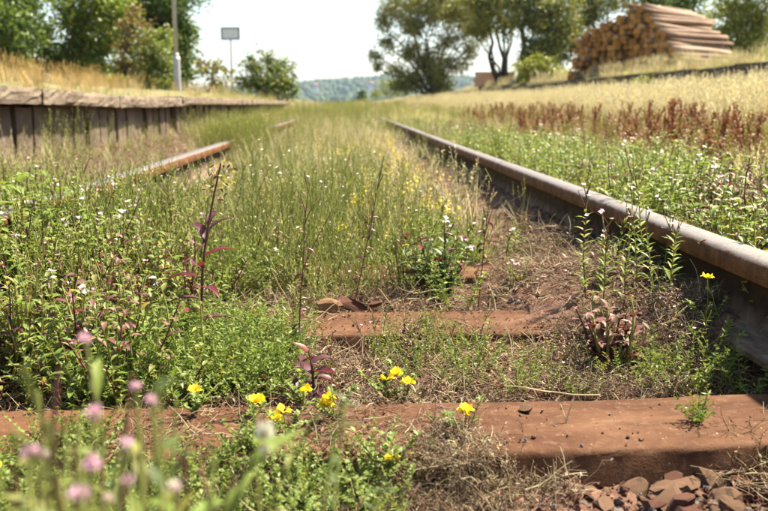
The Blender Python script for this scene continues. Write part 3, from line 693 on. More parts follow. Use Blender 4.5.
# ------------------------------------------------------------------ plant builders (each returns an MB with tagged parts)
def rv(r, s=1.0): v = r.normal(0, 1, 3); return v / np.linalg.norm(v) * s
def hdir(a, el=0.0): return np.array([math.cos(a) * math.cos(el), math.sin(a) * math.cos(el), math.sin(el)])
def curve(p, d, L, r, n=6, wob=.12, lift=0.0):
    """a slightly wandering stem"""
    pts = [np.array(p, float)]; d = np.array(d, float); d /= np.linalg.norm(d)
    for i in range(n - 1):
        d = d + r.normal(0, wob, 3) + np.array([0, 0, lift]); d /= np.linalg.norm(d); pts.append(pts[-1] + d * L / (n - 1))
    return pts
def along(pts, t):
    q = t * (len(pts) - 1); i = min(int(q), len(pts) - 2); return pts[i] + (pts[i + 1] - pts[i]) * (q - i)
def little_flower(mb, p, r, mat, size=.006, n=4, up=None, centre=None):
    a0 = r.uniform(0, 6.28); up = rv(r) * .5 + np.array([0, -.2, 1.0]) if up is None else up; up = up / np.linalg.norm(up)
    u = np.cross(up, (1, 0, 0)); u /= np.linalg.norm(u); w = np.cross(up, u)
    for k in range(n):
        a = a0 + 6.283 * k / n; d = math.cos(a) * u + math.sin(a) * w + up * .35
        mb.leaf(p, d, size, size * .85, mat, 2, .3, .1, up=up, shape=1.5)
def fine_herb(r, n=16, rad=.045, H=.085, mat='leaf_fresh', flat=.5):
    """bedstraw / thyme like cushion: many thin stems with whorls of tiny leaves"""
    mb = MB()
    for i in range(n):
        a = r.uniform(0, 6.28); p = hdir(a) * rad * math.sqrt(r.uniform()); L = H * r.uniform(.5, 1.15)
        pts = curve(p, hdir(a, .5 + r.uniform(.2, 1.0)) + np.array([0, 0, flat]), L, r, 5, .18)
        mb.tag = 'stem'; mb.tube(pts, .0007, .0004, 'stem_green', 3); mb.tag = 'foliage'
        m = mat if r.uniform() < .94 else 'leaf_yellowing'
        for t in np.linspace(.12, 1, max(4, int(L / .0085))):
            q = along(pts, t)
            for k in range(4): mb.lozenge(q, hdir(r.uniform(0, 6.28), r.uniform(-.1, .9)), .0085 * r.uniform(.6, 1.3), .0028, m, rv(r))
    return mb
def willowherb(r, H=.22, leafL=.026, flower=.10, pods=True, mat='leaf_fresh', redstem=.4):
    mb = MB(); st = 'stem_red' if r.uniform() < redstem else 'stem_green'
    pts = curve((0, 0, -.01), (r.normal(0, .08), r.normal(0, .08), 1), H, r, 8, .06)
    mb.tag = 'stem'; mb.tube(pts, .0016, .0008, st, 4)
    nodes = int(H / .015); a = r.uniform(0, 6.28)
    for i in range(nodes):
        t = .06 + .80 * i / nodes; q = along(pts, t); a += math.pi / 2 + r.normal(0, .2)
        for s in (0, math.pi):
            L = leafL * r.uniform(.6, 1.15) * (1.15 - .65 * t); mb.tag = 'foliage'
            mb.leaf(q, hdir(a + s, r.uniform(.35, 1.0)), L, L * r.uniform(.2, .3), mat if r.uniform() < .9 else 'leaf_yellowing', 3, r.uniform(.2, 1.1), .25)
    if pods:
        fl = 0
        for i in range(int(r.integers(4, 8))):
            q = along(pts, r.uniform(.62, 1)); d = hdir(r.uniform(0, 6.28), r.uniform(1.0, 1.4)); L = .035 * r.uniform(.6, 1.25)
            pp = curve(q, d, L, r, 4, .05); mb.tag = 'pods'; mb.tube(pp, .0011, .0009, 'stem_green' if r.uniform() < .6 else 'stem_red', 3)
            if flower and r.uniform() < flower:
                mb.tag = 'flower#%d' % fl; fl += 1; little_flower(mb, pp[-1], r, 'petal_pink' if r.uniform() < .7 else 'petal_white', .0058, 4)
    return mb
def wiry(r, n=8, H=.26, mat='leaf_mid', flowers=.05):
    """stiff upright green stems with thin pods and few narrow leaves"""
    mb = MB(); fl = 0
    for i in range(n):
        a = r.uniform(0, 6.28); pts = curve(hdir(a) * r.uniform(0, .025), hdir(a, R(90) - abs(r.normal(0, .28))), H * r.uniform(.55, 1.1), r, 6, .05, .03)
        mb.tag = 'stem'; mb.tube(pts, .0013, .0006, 'stem_green', 3)
        for t in np.linspace(.05, .95, int(7 + H * 26)):
            q = along(pts, t); mb.tag = 'foliage'
            if t < .6: mb.leaf(q, hdir(r.uniform(0, 6.28), r.uniform(.4, 1.1)), .024 * r.uniform(.6, 1.3) * (1.1 - t * .6), .0048, mat, 2, .6, .2)
            else: pp = curve(q, hdir(r.uniform(0, 6.28), r.uniform(1.0, 1.35)), .022, r, 3, .03); mb.tag = 'stem'; mb.tube(pp, .0009, .0006, 'stem_green', 3)
        if r.uniform() < flowers:
            mb.tag = 'flower#%d' % fl; fl += 1; little_flower(mb, pts[-1], r, 'petal_white', .0055, 4)
    return mb
def tuft(r, n=26, H=.16, W=.0032, mats=('leaf_mid', 'leaf_fresh'), rad=.03, heads=0, lean=.35):
    mb = MB()
    for i in range(n):
        a = r.uniform(0, 6.28); p = hdir(a) * rad * math.sqrt(r.uniform()); el = R(90) - abs(r.normal(0, lean)); mb.tag = 'foliage'
        mb.blade(p, hdir(a + r.normal(0, .6), el), H * r.uniform(.45, 1.15), W * r.uniform(.7, 1.3), mats[int(r.integers(len(mats)))], 4, r.uniform(.2, 1.3))
    for i in range(heads):
        a = r.uniform(0, 6.28); pts = curve(hdir(a) * rad * .6, hdir(a, R(90) - abs(r.normal(0, .18))), H * r.uniform(1.0, 1.5), r, 6, .05)
        mb.tag = 'stem'; mb.tube(pts, W * .22, W * .12, mats[0], 3); mb.tag = 'seed_head'
        for t in np.linspace(.74, 1.0, 13):
            q = along(pts, t); mb.lozenge(q, hdir(r.uniform(0, 6.28), r.uniform(.5, 1.3)), H * .055 * r.uniform(.6, 1.3), W * .8, mats[0], rv(r))
    return mb
def litter(r, n=34, rad=.06, mats=('straw_grey', 'straw', 'dead_leaf', 'stem_brown', 'dead_leaf')):
    mb = MB(); mb.tag = 'litter'
    for i in range(n):
        p = hdir(r.uniform(0, 6.28)) * rad * math.sqrt(r.uniform()); p[2] = r.uniform(0, .008); L = r.uniform(.012, .06); m = mats[int(r.integers(len(mats)))]
        pts = curve(p, hdir(r.uniform(0, 6.28), r.normal(.08, .18)), L, r, 5, .22); mb.tube(pts, r.uniform(.0004, .0011), .0003, m, 3)
    for i in range(6):
        p = hdir(r.uniform(0, 6.28)) * rad * math.sqrt(r.uniform()); p[2] = .004
        mb.leaf(p, hdir(r.uniform(0, 6.28), r.uniform(-.1, .5)), r.uniform(.006, .016), r.uniform(.003, .008), 'dead_leaf', 2, r.uniform(-.5, 1), .3)
    return mb
def tangle(r, n=60, H=.05, mats=('straw_grey', 'straw_grey', 'stem_brown', 'straw')):
    """dead, dried-up small plant: curling wiry stems and shrivelled bits"""
    mb = MB(); mb.tag = 'stem'
    for i in range(n):
        a = r.uniform(0, 6.28); p = hdir(a) * .035 * math.sqrt(r.uniform()); pts = curve(p, hdir(r.uniform(0, 6.28), r.uniform(.1, 1.3)), H * r.uniform(.5, 1.6), r, 6, .38, -.12)
        m = mats[int(r.integers(len(mats)))]; mb.tube(pts, .0008, .0004, m, 3)
        for k in range(3): mb.lozenge(along(pts, r.uniform(.3, 1)), rv(r), r.uniform(.003, .008), .0025, m, rv(r))
    return mb
def broadleaf(r, H=.18, stems=4, leafL=.034, mat='leaf_fresh', flowers=.08, wide=.42):
    mb = MB(); fl = 0
    for s in range(stems):
        a = r.uniform(0, 6.28); pts = curve(hdir(a) * .012, hdir(a, R(90) - abs(r.normal(0, .4))), H * r.uniform(.6, 1.1), r, 7, .12, .04)
        mb.tag = 'stem'; mb.tube(pts, .0019, .0008, 'stem_green' if r.uniform() < .7 else 'stem_red', 4); b = r.uniform(0, 6.28)
        for t in np.linspace(.12, 1, int(6 + H * 40)):
            q = along(pts, t); b += 2.4 + r.normal(0, .3); L = leafL * r.uniform(.55, 1.1) * (1.1 - .55 * t); mb.tag = 'foliage'
            mb.leaf(q, hdir(b, r.uniform(.1, .9)), L, L * wide * r.uniform(.8, 1.2), mat if r.uniform() < .95 else ('leaf_yellowing' if r.uniform() < .75 else 'leaf_red'), 3, r.uniform(.2, 1.2), .22)
        if r.uniform() < flowers:
            mb.tag = 'flower#%d' % fl; fl += 1
            for k in range(3): little_flower(mb, pts[-1] + rv(r, .006), r, 'petal_white' if r.uniform() < .6 else 'petal_pink', .0055, 4)
    return mb
def trefoil(r, n=7, H=.07, flowers=1, tall=.06):
    mb = MB()
    for i in range(n):
        a = r.uniform(0, 6.28); pts = curve((0, 0, 0), hdir(a, r.uniform(.3, 1.2)), H * r.uniform(.6, 1.2), r, 6, .15, .04)
        mb.tag = 'stem'; mb.tube(pts, .0009, .0006, 'stem_green', 3); mb.tag = 'foliage'
        for t in np.linspace(.15, 1, 8):
            q = along(pts, t); b = r.uniform(0, 6.28)
            for k in (-.9, -.3, .3, .9): mb.leaf(q, hdir(b + k, r.uniform(.3, .8)), .0095 * r.uniform(.7, 1.2), .0055, 'leaf_fresh', 2, .4, .2)
    for f in range(flowers):
        pts = curve((0, 0, 0), (r.normal(0, .25), r.normal(0, .25) - .1, 1), tall * r.uniform(.85, 1.15), r, 5, .08); mb.tag = 'stem'; mb.tube(pts, .0011, .0008, 'stem_green', 3)
        mb.tag = 'flower#%d' % f
        for k in range(int(r.integers(3, 6))):                    # a ring of pea flowers: upright standard, two wings, a keel
            b = r.uniform(0, 6.28); q = pts[-1]; o = hdir(b, .25)
            mb.leaf(q + o * .003, o * .4 + np.array([0, 0, 1.0]), .0115, .0115, 'petal_yellow', 3, -.5, .12, up=o, shape=1.6)
            for sg in (-.35, .35): mb.leaf(q + o * .002, hdir(b + sg, .35), .0110, .0066, 'petal_yellow', 3, .4, .35, shape=1.5)
            mb.leaf(q, hdir(b, .1), .0085, .005, 'petal_orange' if r.uniform() < .25 else 'petal_yellow', 2, -.3, .5)
    return mb
def yellow_bloom(r, H=.22):
    mb = MB()
    for i in range(5):
        pts = curve((r.normal(0, .02), r.normal(0, .02), 0), (r.normal(0, .2), r.normal(0, .2), 1), H * r.uniform(.6, 1.1), r, 6, .08)
        mb.tag = 'stem'; mb.tube(pts, .0014, .0007, 'stem_green', 3); mb.tag = 'foliage'
        for t in np.linspace(.1, .75, 9): mb.leaf(along(pts, t), hdir(r.uniform(0, 6.28), .6), .02, .005, 'leaf_mid', 2, .5, .2)
        mb.tag = 'flower'
        for k in range(5): little_flower(mb, along(pts, r.uniform(.75, 1)) + rv(r, .008), r, 'petal_yellow', .007, 4)
    return mb
def dock(r, H=.62):
    mb = MB(); pts = curve((0, 0, -.02), (r.normal(0, .07), r.normal(0, .07), 1), H, r, 8, .03); mb.tag = 'stem'; mb.tube(pts, .0045, .002, 'stem_red', 4)
    spikes = [(pts, .48)]
    for t in np.linspace(.5, .8, 4):
        q = along(pts, t); spikes.append((curve(q, hdir(r.uniform(0, 6.28), 1.15), H * .24 * r.uniform(.7, 1.2), r, 5, .04, .04), .1)); mb.tube(spikes[-1][0], .002, .001, 'stem_red', 3)
    mb.tag = 'seed_head'
    for sp, t0 in spikes:
        for t in np.linspace(t0, 1, 22 if t0 > .3 else 14):
            q = along(sp, t)
            for k in range(7): mb.lozenge(q + rv(r, .008), rv(r), .014 * r.uniform(.6, 1.3), .011, 'dock_seed', rv(r))
    mb.tag = 'foliage'
    for k in range(4): mb.leaf(along(pts, r.uniform(0, .3)), hdir(r.uniform(0, 6.28), .7), .16, .035, 'dead_leaf' if r.uniform() < .6 else 'leaf_mid', 5, 1.4, .2)
    return mb
def clover_head(r, stem_pts, size=.0075, mat='petal_magenta', leaves=8, leafL=.03):
    """tall thin stem with a round pink flower head"""
    mb = MB(); mb.tag = 'stem'; mb.tube(stem_pts, .0015, .0009, 'stem_green', 4)
    mb.tag = 'foliage'
    for t in np.linspace(.1, .9, leaves): mb.leaf(along(stem_pts, t), hdir(r.uniform(0, 6.28), r.uniform(.3, 1.1)), leafL * r.uniform(.6, 1.2), leafL * .2, 'leaf_fresh' if r.uniform() < .6 else 'leaf_mid', 4, .8, .2)
    mb.tag = 'flower'; c = stem_pts[-1]
    for k in range(46):
        d = rv(r); d[2] = d[2] * .8 + .25; d /= np.linalg.norm(d); mb.leaf(c + d * size * .25, d, size * r.uniform(.7, 1.1), size * .42, mat if r.uniform() < .75 else 'petal_pink', 2, .3, .2, up=rv(r))
    return mb
def big_leaf_plant(r, spec, stem_h, stem_mat, leaf_name='leaf'):
    """few large leaves, each its own part: spec = (height fraction, azimuth, elevation, length, width, material)"""
    mb = MB(); pts = curve((0, 0, -.01), (r.normal(0, .05), 0, 1), stem_h, r, 7, .05); mb.tag = 'stem'; mb.tube(pts, .0024, .0013, stem_mat, 5)
    for i, (t, a, el, L, W, m) in enumerate(spec):
        mb.tag = leaf_name + '#%d' % i; mb.leaf(along(pts, t), hdir(a, el), L, W, m, 6, r.uniform(.3, 1.2), .25)
    return mb, pts
def protos(name, fn, cnt=5, **kw):
    return proto_collection(name, [fn(np.random.default_rng(hash_seed(name) + i), **kw).mesh(name) for i in range(cnt)])
def hash_seed(s): return sum((i + 1) * ord(c) for i, c in enumerate(s)) % 99991
def stone_mesh(seed, mat):
    r = np.random.default_rng(seed); me = bpy.data.meshes.new('stone'); import bmesh
    bm = bmesh.new(); bmesh.ops.create_icosphere(bm, subdivisions=2, radius=1.0)
    pl = [(rv(r), r.uniform(.55, .85) if mat == 'stone_pale' else r.uniform(.30, .72)) for _ in range(14)]
    for v in bm.verts:
        c = np.array(v.co)
        for n_, d_ in pl:
            e = float(c @ n_)
            if e > d_: c = c - n_ * (e - d_)
        v.co = Vector(c * np.array([1.25, 1.0, .8]) + r.normal(0, .012, 3))
    bm.to_mesh(me); bm.free(); me.materials.append(MATS[mat]); return me

# ------------------------------------------------------------------ gravel, stones
def patch(px0, px1, py0, py1, n, z):
    out = []
    for _ in range(n):
        p = G(rng.uniform(px0, px1), rng.uniform(py0, py1), z); p[2] = max(z, float(gz(p[0], p[1]))) if z < 0 else z; out.append(p)
    return out
PEB = proto_collection('pebble', [stone_mesh(600 + i, ['stone_tan', 'stone_red', 'stone_grey', 'stone_red'][i % 4]) for i in range(8)])
g1 = sample(15000, -.95, .66, .7, 6, lambda x, y: (.25 + .75 * patchy(x, y, 5, .3, .7, 3)) * off_sleepers(x, y, 5))
scatter('gravel', 'small brown ballast chips and grit between the sleepers', 'gravel', PEB, g1, .0018 + .0105 * rng.uniform(0, 1, len(g1)) ** 4, .6)
g2 = np.stack([rng.uniform(-.5, .6, 240), rng.uniform(SLEEPER_Y[0] - .08, SLEEPER_Y[0] + .075, 240), np.full(240, .0012)], -1)
g3 = np.stack([rng.uniform(-.5, .55, 900), rng.uniform(SLEEPER_Y[1] - .09, SLEEPER_Y[1] + .08, 900), np.full(900, -.003)], -1)
g2 = np.concatenate([g2, g3]); scatter('grit', 'tiny crumbs of rust and grit lying on the sleepers', 'grit', PEB, g2, .0008 + .0035 * rng.uniform(0, 1, len(g2)) ** 3, .6)
g4 = np.array(patch(540, 800, 478, 540, 900, -.04)); scatter('gravel', 'brown ballast chips in front of the near sleeper', 'gravel', PEB, g4, .002 + .008 * rng.uniform(0, 1, len(g4)) ** 3, .6)
STN = {m: [stone_mesh(700 + 10 * j + i, m) for i in range(4)] for j, m in enumerate(['stone_tan', 'stone_red', 'stone_grey', 'stone_pale'])}
def stone(px, py, wpx, mat, z=None, flat=1.0, rot=None):
    z0 = -.045 if z is None else z; p = G(px, py, z0); s = wpx / FPX * p[1] * .5
    put('stone', STN[mat][int(rng.integers(4))], ground, (p[0], p[1], z0 + s * .25), (rng.normal(0, .25), rng.normal(0, .25), rng.uniform(0, 6.28) if rot is None else rot), (s, s, s * flat))
for a in [(600, 492, 24, 'stone_red'), (632, 494, 38, 'stone_tan'), (708, 486, 44, 'stone_tan', None, 1.1), (603, 510, 54, 'stone_tan'), (680, 512, 66, 'stone_red', None, .8), (738, 514, 52, 'stone_tan'),
          (643, 511, 17, 'stone_grey'), (673, 490, 13, 'stone_pale'), (570, 500, 20, 'stone_red'), (556, 514, 28, 'stone_tan'), (762, 500, 26, 'stone_red'), (655, 486, 16, 'stone_grey'), (585, 483, 12, 'stone_tan'),
          (525, 411, 20, 'stone_tan', .0, .95), (327, 309, 27, 'stone_pale', .0, .8, .3), (352, 307, 36, 'stone_red', -.004, .5, .1), (377, 308, 30, 'stone_red', -.004, .5), (540, 296, 32, 'stone_tan', -.02, .7, 2.6), (556, 291, 22, 'stone_grey', -.02),
          (452, 305, 20, 'stone_red', -.03), (500, 300, 18, 'stone_tan', -.03), (582, 280, 26, 'stone_tan', -.02, .6), (600, 268, 18, 'stone_red', -.02), (182, 196, 14, 'stone_red', -.02), (505, 262, 18, 'stone_red', -.02),
          (415, 297, 22, 'stone_red', -.02), (395, 305, 16, 'stone_tan', -.02), (470, 310, 13, 'stone_tan', -.01), (565, 300, 14, 'stone_red', -.02), (620, 300, 16, 'stone_tan', -.03)]:
    stone(*a)
for i in range(30): stone(rng.uniform(540, 810), rng.uniform(490, 530), rng.uniform(18, 56), ['stone_tan', 'stone_red', 'stone_tan', 'stone_red'][i % 4], None, rng.uniform(.5, .8))

# ------------------------------------------------------------------ ground cover that nobody could count
FH = protos('fine_herb', fine_herb, 5); FHD = protos('fine_herb_dark', fine_herb, 3, mat='leaf_mid', H=.06)
WH = protos('willowherb', willowherb, 6); WHS = protos('willowherb_short', willowherb, 4, H=.13, leafL=.022)
WI = protos('wiry', wiry, 6); WIT = protos('wiry_tall', wiry, 5, n=9, H=.34, flowers=.08)
TG = protos('grass', tuft, 5, heads=3); TD = protos('dry_tuft', tuft, 5, n=22, H=.15, W=.0024, mats=('straw', 'straw_grey', 'straw'), heads=3, lean=.55)
TM = protos('mixed_tuft', tuft, 5, n=26, H=.2, W=.0028, mats=('leaf_mid', 'straw', 'leaf_fresh', 'straw', 'straw_grey', 'straw'), heads=6)
LI = protos('litter', litter, 6); TA = protos('tangle', tangle, 5)
BL = protos('broadleaf', broadleaf, 6); BLD = protos('broadleaf_dark', broadleaf, 4, H=.14, mat='leaf_mid', wide=.34, leafL=.028)
BRW = protos('brown_weed', broadleaf, 4, H=.16, stems=5, leafL=.03, mat='leaf_dull', flowers=0)
RUST = protos('rust_weed', broadleaf, 4, H=.24, stems=7, leafL=.03, mat='dock_seed', flowers=0, wide=.5)
BIG = protos('big_leaved', broadleaf, 4, H=.2, stems=4, leafL=.062, wide=.46)
YB = protos('yellow_bloom', yellow_bloom, 4, H=.17)
TF = protos('trefoil_leaf', trefoil, 4, flowers=0, n=9, H=.085)
FIELD = protos('field_grass', tuft, 6, n=52, H=.33, W=.006, mats=('straw', 'straw', 'straw_grey'), rad=.16, heads=26, lean=.25)
FIELDG = protos('field_green', tuft, 5, n=50, H=.26, W=.0055, mats=('leaf_mid', 'straw', 'leaf_mid', 'straw', 'leaf_yellowing'), rad=.15, heads=8, lean=.3)
GOLD = protos('gold_grass', tuft, 5, n=40, H=.42, W=.008, mats=('straw_gold', 'straw', 'straw_gold', 'straw_grey'), rad=.18, heads=18, lean=.25)

U = lambda n, a, b: rng.uniform(a, b, n)
def sow(name, label, cat, col, pts, s0, s1, tilt=.12, dz=0.0):
    pts = np.array(pts); pts[:, 2] += dz
    return scatter(name, label, cat, col, pts, U(len(pts), s0, s1), tilt)
def left_mass(x, y):      # dense weeds that bury the near part of the left rail
    return (1 - sstep(-.46, -.24, x + .06 * np.sin(y * 9))) * (1 - sstep(2.55, 3.0, y) * (x > -1.05) * (x < -.45)) * sstep(1.10, 1.40, y + .45 * np.maximum(0, -.5 - x))
def keep(x, y): return off_rails(x, y)
# left of the track and over the left rail
sow('herb_mat', 'low green mat of fine leaved herbs at the left of the sleepers', 'ground cover', FHD, sample(2200, -1.7, -.05, 1.05, 4, lambda x, y: left_mass(x, y) * (.05 + .95 * patchy(x, y, 4, .4, .65)) * off_sleepers(x, y, 1)), .8, 1.5)
sow('weeds', 'thick tangle of green leafy weeds over the near end of the rail', 'weeds', BL, sample(850, -1.7, -.2, 1.15, 3.2, lambda x, y: left_mass(x, y) * (.02 + .98 * patchy(x, y, 3, .4, .65, off=4))), .5, 1.25)
sow('weeds', 'darker narrow leaved weeds mixed into the leafy tangle', 'weeds', BLD, sample(950, -1.7, -.15, 1.1, 4, lambda x, y: left_mass(x, y) * (.05 + .95 * patchy(x, y, 3.5, .4, .65, off=9))), .6, 1.4)
sow('weeds', 'upright willowherb and wiry weeds left of the sleepers', 'weeds', WH, sample(620, -1.7, -.3, 1.3, 3.4, lambda x, y: left_mass(x, y) * .75), .6, 1.25)
sow('dry_weeds', 'dead brown and straw coloured stalks among the weeds', 'dry weeds', TD, sample(1300, -1.7, -.1, 1.1, 4.2, lambda x, y: left_mass(x, y) * (.25 + .75 * patchy(x, y, 2.5, .4, .6, 12))), .5, 1.2, .3)
sow('grass', 'thin green grass blades rising through the weeds at the left', 'grass', TG, sample(520, -1.7, -.1, 1.1, 3.4, lambda x, y: left_mass(x, y) * .8), .7, 1.5, .2)
sow('dry_weeds', 'dead tangled stalks and brown leaves deep in the weeds', 'dry weeds', TA, sample(700, -1.6, -.1, 1.1, 3.0, lambda x, y: left_mass(x, y) * patchy(x, y, 2.8, .45, .6, 15)), 1.2, 2.6, .4)
sow('weeds', 'big leaved bright green weeds at the far left edge', 'weeds', BIG, sample(260, -1.7, -.62, 1.45, 3.0, lambda x, y: sstep(.62, .9, -x) * .9 * (1 - sstep(2.2, 2.6, y))), .85, 1.45)
sow('weeds', 'tall leafy weeds hiding the near end of the left rail', 'weeds', BL, sample(900, -1.25, -.5, 1.6, 2.85, lambda x, y: .1 + .9 * patchy(x, y, 3, .35, .6, 31)), .95, 1.5)
sow('weeds', 'tall willowherb hiding the near end of the left rail', 'weeds', WH, sample(420, -1.3, -.5, 1.6, 2.9, lambda x, y: .9 + 0 * x), .8, 1.25)
sow('brown_weeds', 'withered reddish brown weeds among the green at the left', 'dry weeds', BRW, sample(520, -1.7, -.15, 1.15, 3.6, lambda x, y: left_mass(x, y) * (.15 + .85 * patchy(x, y, 2.6, .45, .65, 27))), .7, 1.4, .25)
sow('litter', 'dry brown litter under the weeds at the left', 'litter', LI, sample(2200, -1.6, -.1, 1.1, 4.0, lambda x, y: .8 + 0 * x), 1.0, 2.0, .12, .004)
sow('dry_weeds', 'dry straw tufts over the middle of the track', 'dry weeds', TD, sample(900, -.7, .45, 2.4, 12, lambda x, y: keep(x, y) * .6), .7, 1.5, .3)
sow('verge_grass', 'grass bulging over a short length of the left rail', 'grass', TM, sample(500, -1.0, -.6, 5.6, 7.2, near=False), .8, 1.4)
# left verge in front of the platform
sow('verge_weeds', 'sparse green weeds on the dusty verge before the platform', 'weeds', WH, sample(550, -1.85, -.88, 2.6, 24, lambda x, y: keep(x, y) * (.12 + .5 * patchy(x, y, 1.4, .5, .7) + .3 * sstep(7, 11, y))), .5, 1.1)
sow('verge_grass', 'dry tufts of grass along the dusty verge before the platform', 'grass', TM, sample(2300, -1.85, -.45, 2.7, 26, lambda x, y: keep(x, y) * (.03 + .16 * patchy(x, y, 1.7, .5, .7, 2) + .6 * sstep(6.5, 12, y))), .6, 1.25)
sow('verge_litter', 'brown dry litter on the verge beside the rail', 'litter', LI, sample(2600, -1.8, -.4, 2.4, 9, lambda x, y: keep(x, y)), 1.2, 2.2, .1, .004)
# between the rails, middle strip
def mid(x, y): return keep(x, y) * (1 - .9 * sstep(-.38, -.48, x) * sstep(2.45, 2.7, y) * (1 - sstep(4.0, 5.0, y))) * (1 - sstep(.14, .32, x - .10 * sstep(1.9, 3.5, 6 - y) + .05 * np.sin(y * 5))) * sstep(1.68, 1.85, y) * (x > -.68)
sow('wiry_weeds', 'stiff upright pale green stems growing between the rails', 'weeds', WIT, sample(240, -.60, .22, 1.85, 3.4, lambda x, y: mid(x, y) * (1 - sstep(.02, .16, x - .1)) * .75), .5, 1.0)
sow('wiry_weeds', 'shorter green stems filling the middle of the track', 'weeds', WI, sample(640, -.68, .40, 1.75, 9, lambda x, y: mid(x, y) * (.12 + .88 * patchy(x, y, 2.2, .42, .62, 1))), .5, 1.0)
sow('weeds', 'leafy green weeds with small pale flowers between the rails', 'weeds', WHS, sample(1000, -.68, .42, 1.75, 9, lambda x, y: mid(x, y) * (.08 + .92 * patchy(x, y, 2.5, .42, .65, 7))), .6, 1.3)
sow('herb_mat', 'low green herbs covering the middle of the track', 'ground cover', FH, sample(1500, -.68, .42, 1.75, 7, lambda x, y: mid(x, y) * (.02 + .98 * patchy(x, y, 3, .45, .65)) * off_sleepers(x, y, 2)), .8, 1.6)
sow('grass', 'green and straw coloured grass between the rails', 'grass', TM, sample(1900, -.70, .62, 2.2, 30, lambda x, y: keep(x, y) * np.maximum(mid(x, y) * .4, sstep(7, 11, y))), .45, 1.05)
sow('yellow_flowers', 'scatter of small yellow flowers down the middle of the track', 'flowers', YB, sample(420, -.45, .42, 2.3, 9, lambda x, y: sstep(-.45, .05, x) * (.2 + .8 * patchy(x, y, 2.0, .3, .55, 41))), .5, .95)
sow('rail_grass', 'grass leaning against the inner side of the far rails', 'grass', TM, sample(900, -.95, .9, 12, 60, lambda x, y: .9 + 0 * x), .9, 2.0)
# bare soil strip beside the right rail, with litter
sow('litter', 'brown dry stalk litter strewn over the ballast between the sleepers', 'litter', LI, sample(3000, -.4, .66, .82, 6, lambda x, y: (.1 + .9 * patchy(x, y, 6, .42, .65)) * off_sleepers(x, y, 1)), .7, 1.5, .12, .004)
sow('dead_stalks', 'dead wiry tangles of dried plants on the ballast', 'dry weeds', TA, sample(520, -.3, .64, 1.10, 3.2, lambda x, y: (.06 + .94 * patchy(x, y, 5, .5, .68, 6)) * off_sleepers(x, y, 2)), .5, 1.05, .3)
sow('sparse_green', 'scattered small green sprigs on the bare ballast', 'weeds', WHS, sample(300, -.1, .66, 1.12, 6, lambda x, y: (.2 + .5 * patchy(x, y, 4, .5, .7, 8)) * off_sleepers(x, y, 2)), .35, .8, .25)
sow('rail_sprigs', 'green sprigs along the inner foot of the right rail', 'weeds', WHS, sample(150, .50, .64, 1.9, 9, lambda x, y: patchy(x, y, 1.5, .45, .6, 51)), .7, 1.3, .2)
sow('rail_sprigs', 'thin grass along the inner foot of the right rail', 'grass', TM, sample(90, .50, .64, 2.6, 12, lambda x, y: patchy(x, y, 1.3, .45, .6, 57)), .4, .8, .2)
# right of the right rail
sow('weeds', 'bright green leafy weeds with pink flowers beyond the right rail', 'weeds', BL, sample(2100, .80, 2.3, 1.2, 16, lambda x, y: (.3 + .7 * patchy(x, y, 2.5)) * (1 - sstep(1.5, 1.9, x - .03 * y))), .55, 1.05)
sow('weeds', 'upright willowherb standing thickly beyond the right rail', 'weeds', WH, sample(2200, .80, 2.6, 1.2, 16, lambda x, y: (.25 + .75 * patchy(x, y, 2, off=5)) * (1 - sstep(1.5, 2.0, x - .03 * y))), .5, 1.0)
sow('herb_mat', 'low herb cover beyond the right rail', 'ground cover', FHD, sample(2200, .79, 2.2, 1.2, 8), 1.0, 2.0)
sow('dry_weeds', 'dry stalks mixed into the weeds beyond the right rail', 'dry weeds', TD, sample(1200, .80, 2.4, 1.4, 14, lambda x, y: .5 + 0 * x), .6, 1.2, .25)
sow('grass', 'mixed green grass at the edge of the dry field', 'grass', FIELDG, sample(1300, 1.5, 4.2, 2.6, 40, lambda x, y: (1 - sstep(1.9, 2.6, x - .02 * y)) * (.3 + .7 * sstep(1.5, 2.1, x))), .45, .95)
FP = sample(12000, 1.8, 6.95, 4, 60, lambda x, y: sstep(2.1, 3.0, x - .02 * y)); kx = FP[:, 0] < 5.4
scatter('dry_grass', 'pale straw coloured tall grass below the loading ramp', 'grass', FIELD, FP, np.where(kx, .32 + .85 * rng.uniform(0, 1, len(FP)) ** 2.2, rng.uniform(.3, .6, len(FP))), .2)
sow('dry_grass', 'pale dry grass covering the bank beyond the ramp end', 'grass', FIELD, np.concatenate([sample(3800, 1.0, 30, 26, 120, lambda x, y: sstep(1.2, 4, x)), sample(1500, 7.15, 13, 12, 50, lambda x, y: .5 + 0 * x)]), .5, 1.0)
sow('ramp_greens', 'green grass tufts along the top edge of the loading ramp', 'grass', FIELDG, sample(900, 7.1, 12, 12, 60, lambda x, y: .6 + 0 * x), .5, .9)
sow('brown_weeds', 'brown withered low weeds in patches beyond the right rail', 'dry weeds', BRW, sample(420, .82, 2.6, 1.2, 12, lambda x, y: patchy(x, y, 1.6, .5, .65, 21)), .7, 1.4, .3)
sow('brown_weeds', 'rusty brown withered undergrowth around the dock stalks', 'dry weeds', RUST, np.array([(x, y, gz(x, y)) for x, y in zip(U(750, 1.45, 2.8), np.exp(U(750, 1.2, 2.9))) for x in [x + .035 * y] if float(vnoise(np.array(x), np.array(y), .9)) > .3]), .6, 1.25, .25)
sow('weeds', 'taller leafy weeds pressed against the outer side of the right rail', 'weeds', BL, sample(420, .80, 1.25, 1.3, 6, lambda x, y: .15 + .85 * patchy(x, y, 2.2, .4, .6, 61)), .95, 1.45)
sow('weeds', 'dark reddish leafy bushy weeds at the right edge', 'weeds', BRW, sample(120, .95, 1.5, 1.6, 2.6, lambda x, y: (x > .44 * y)), .9, 1.5)
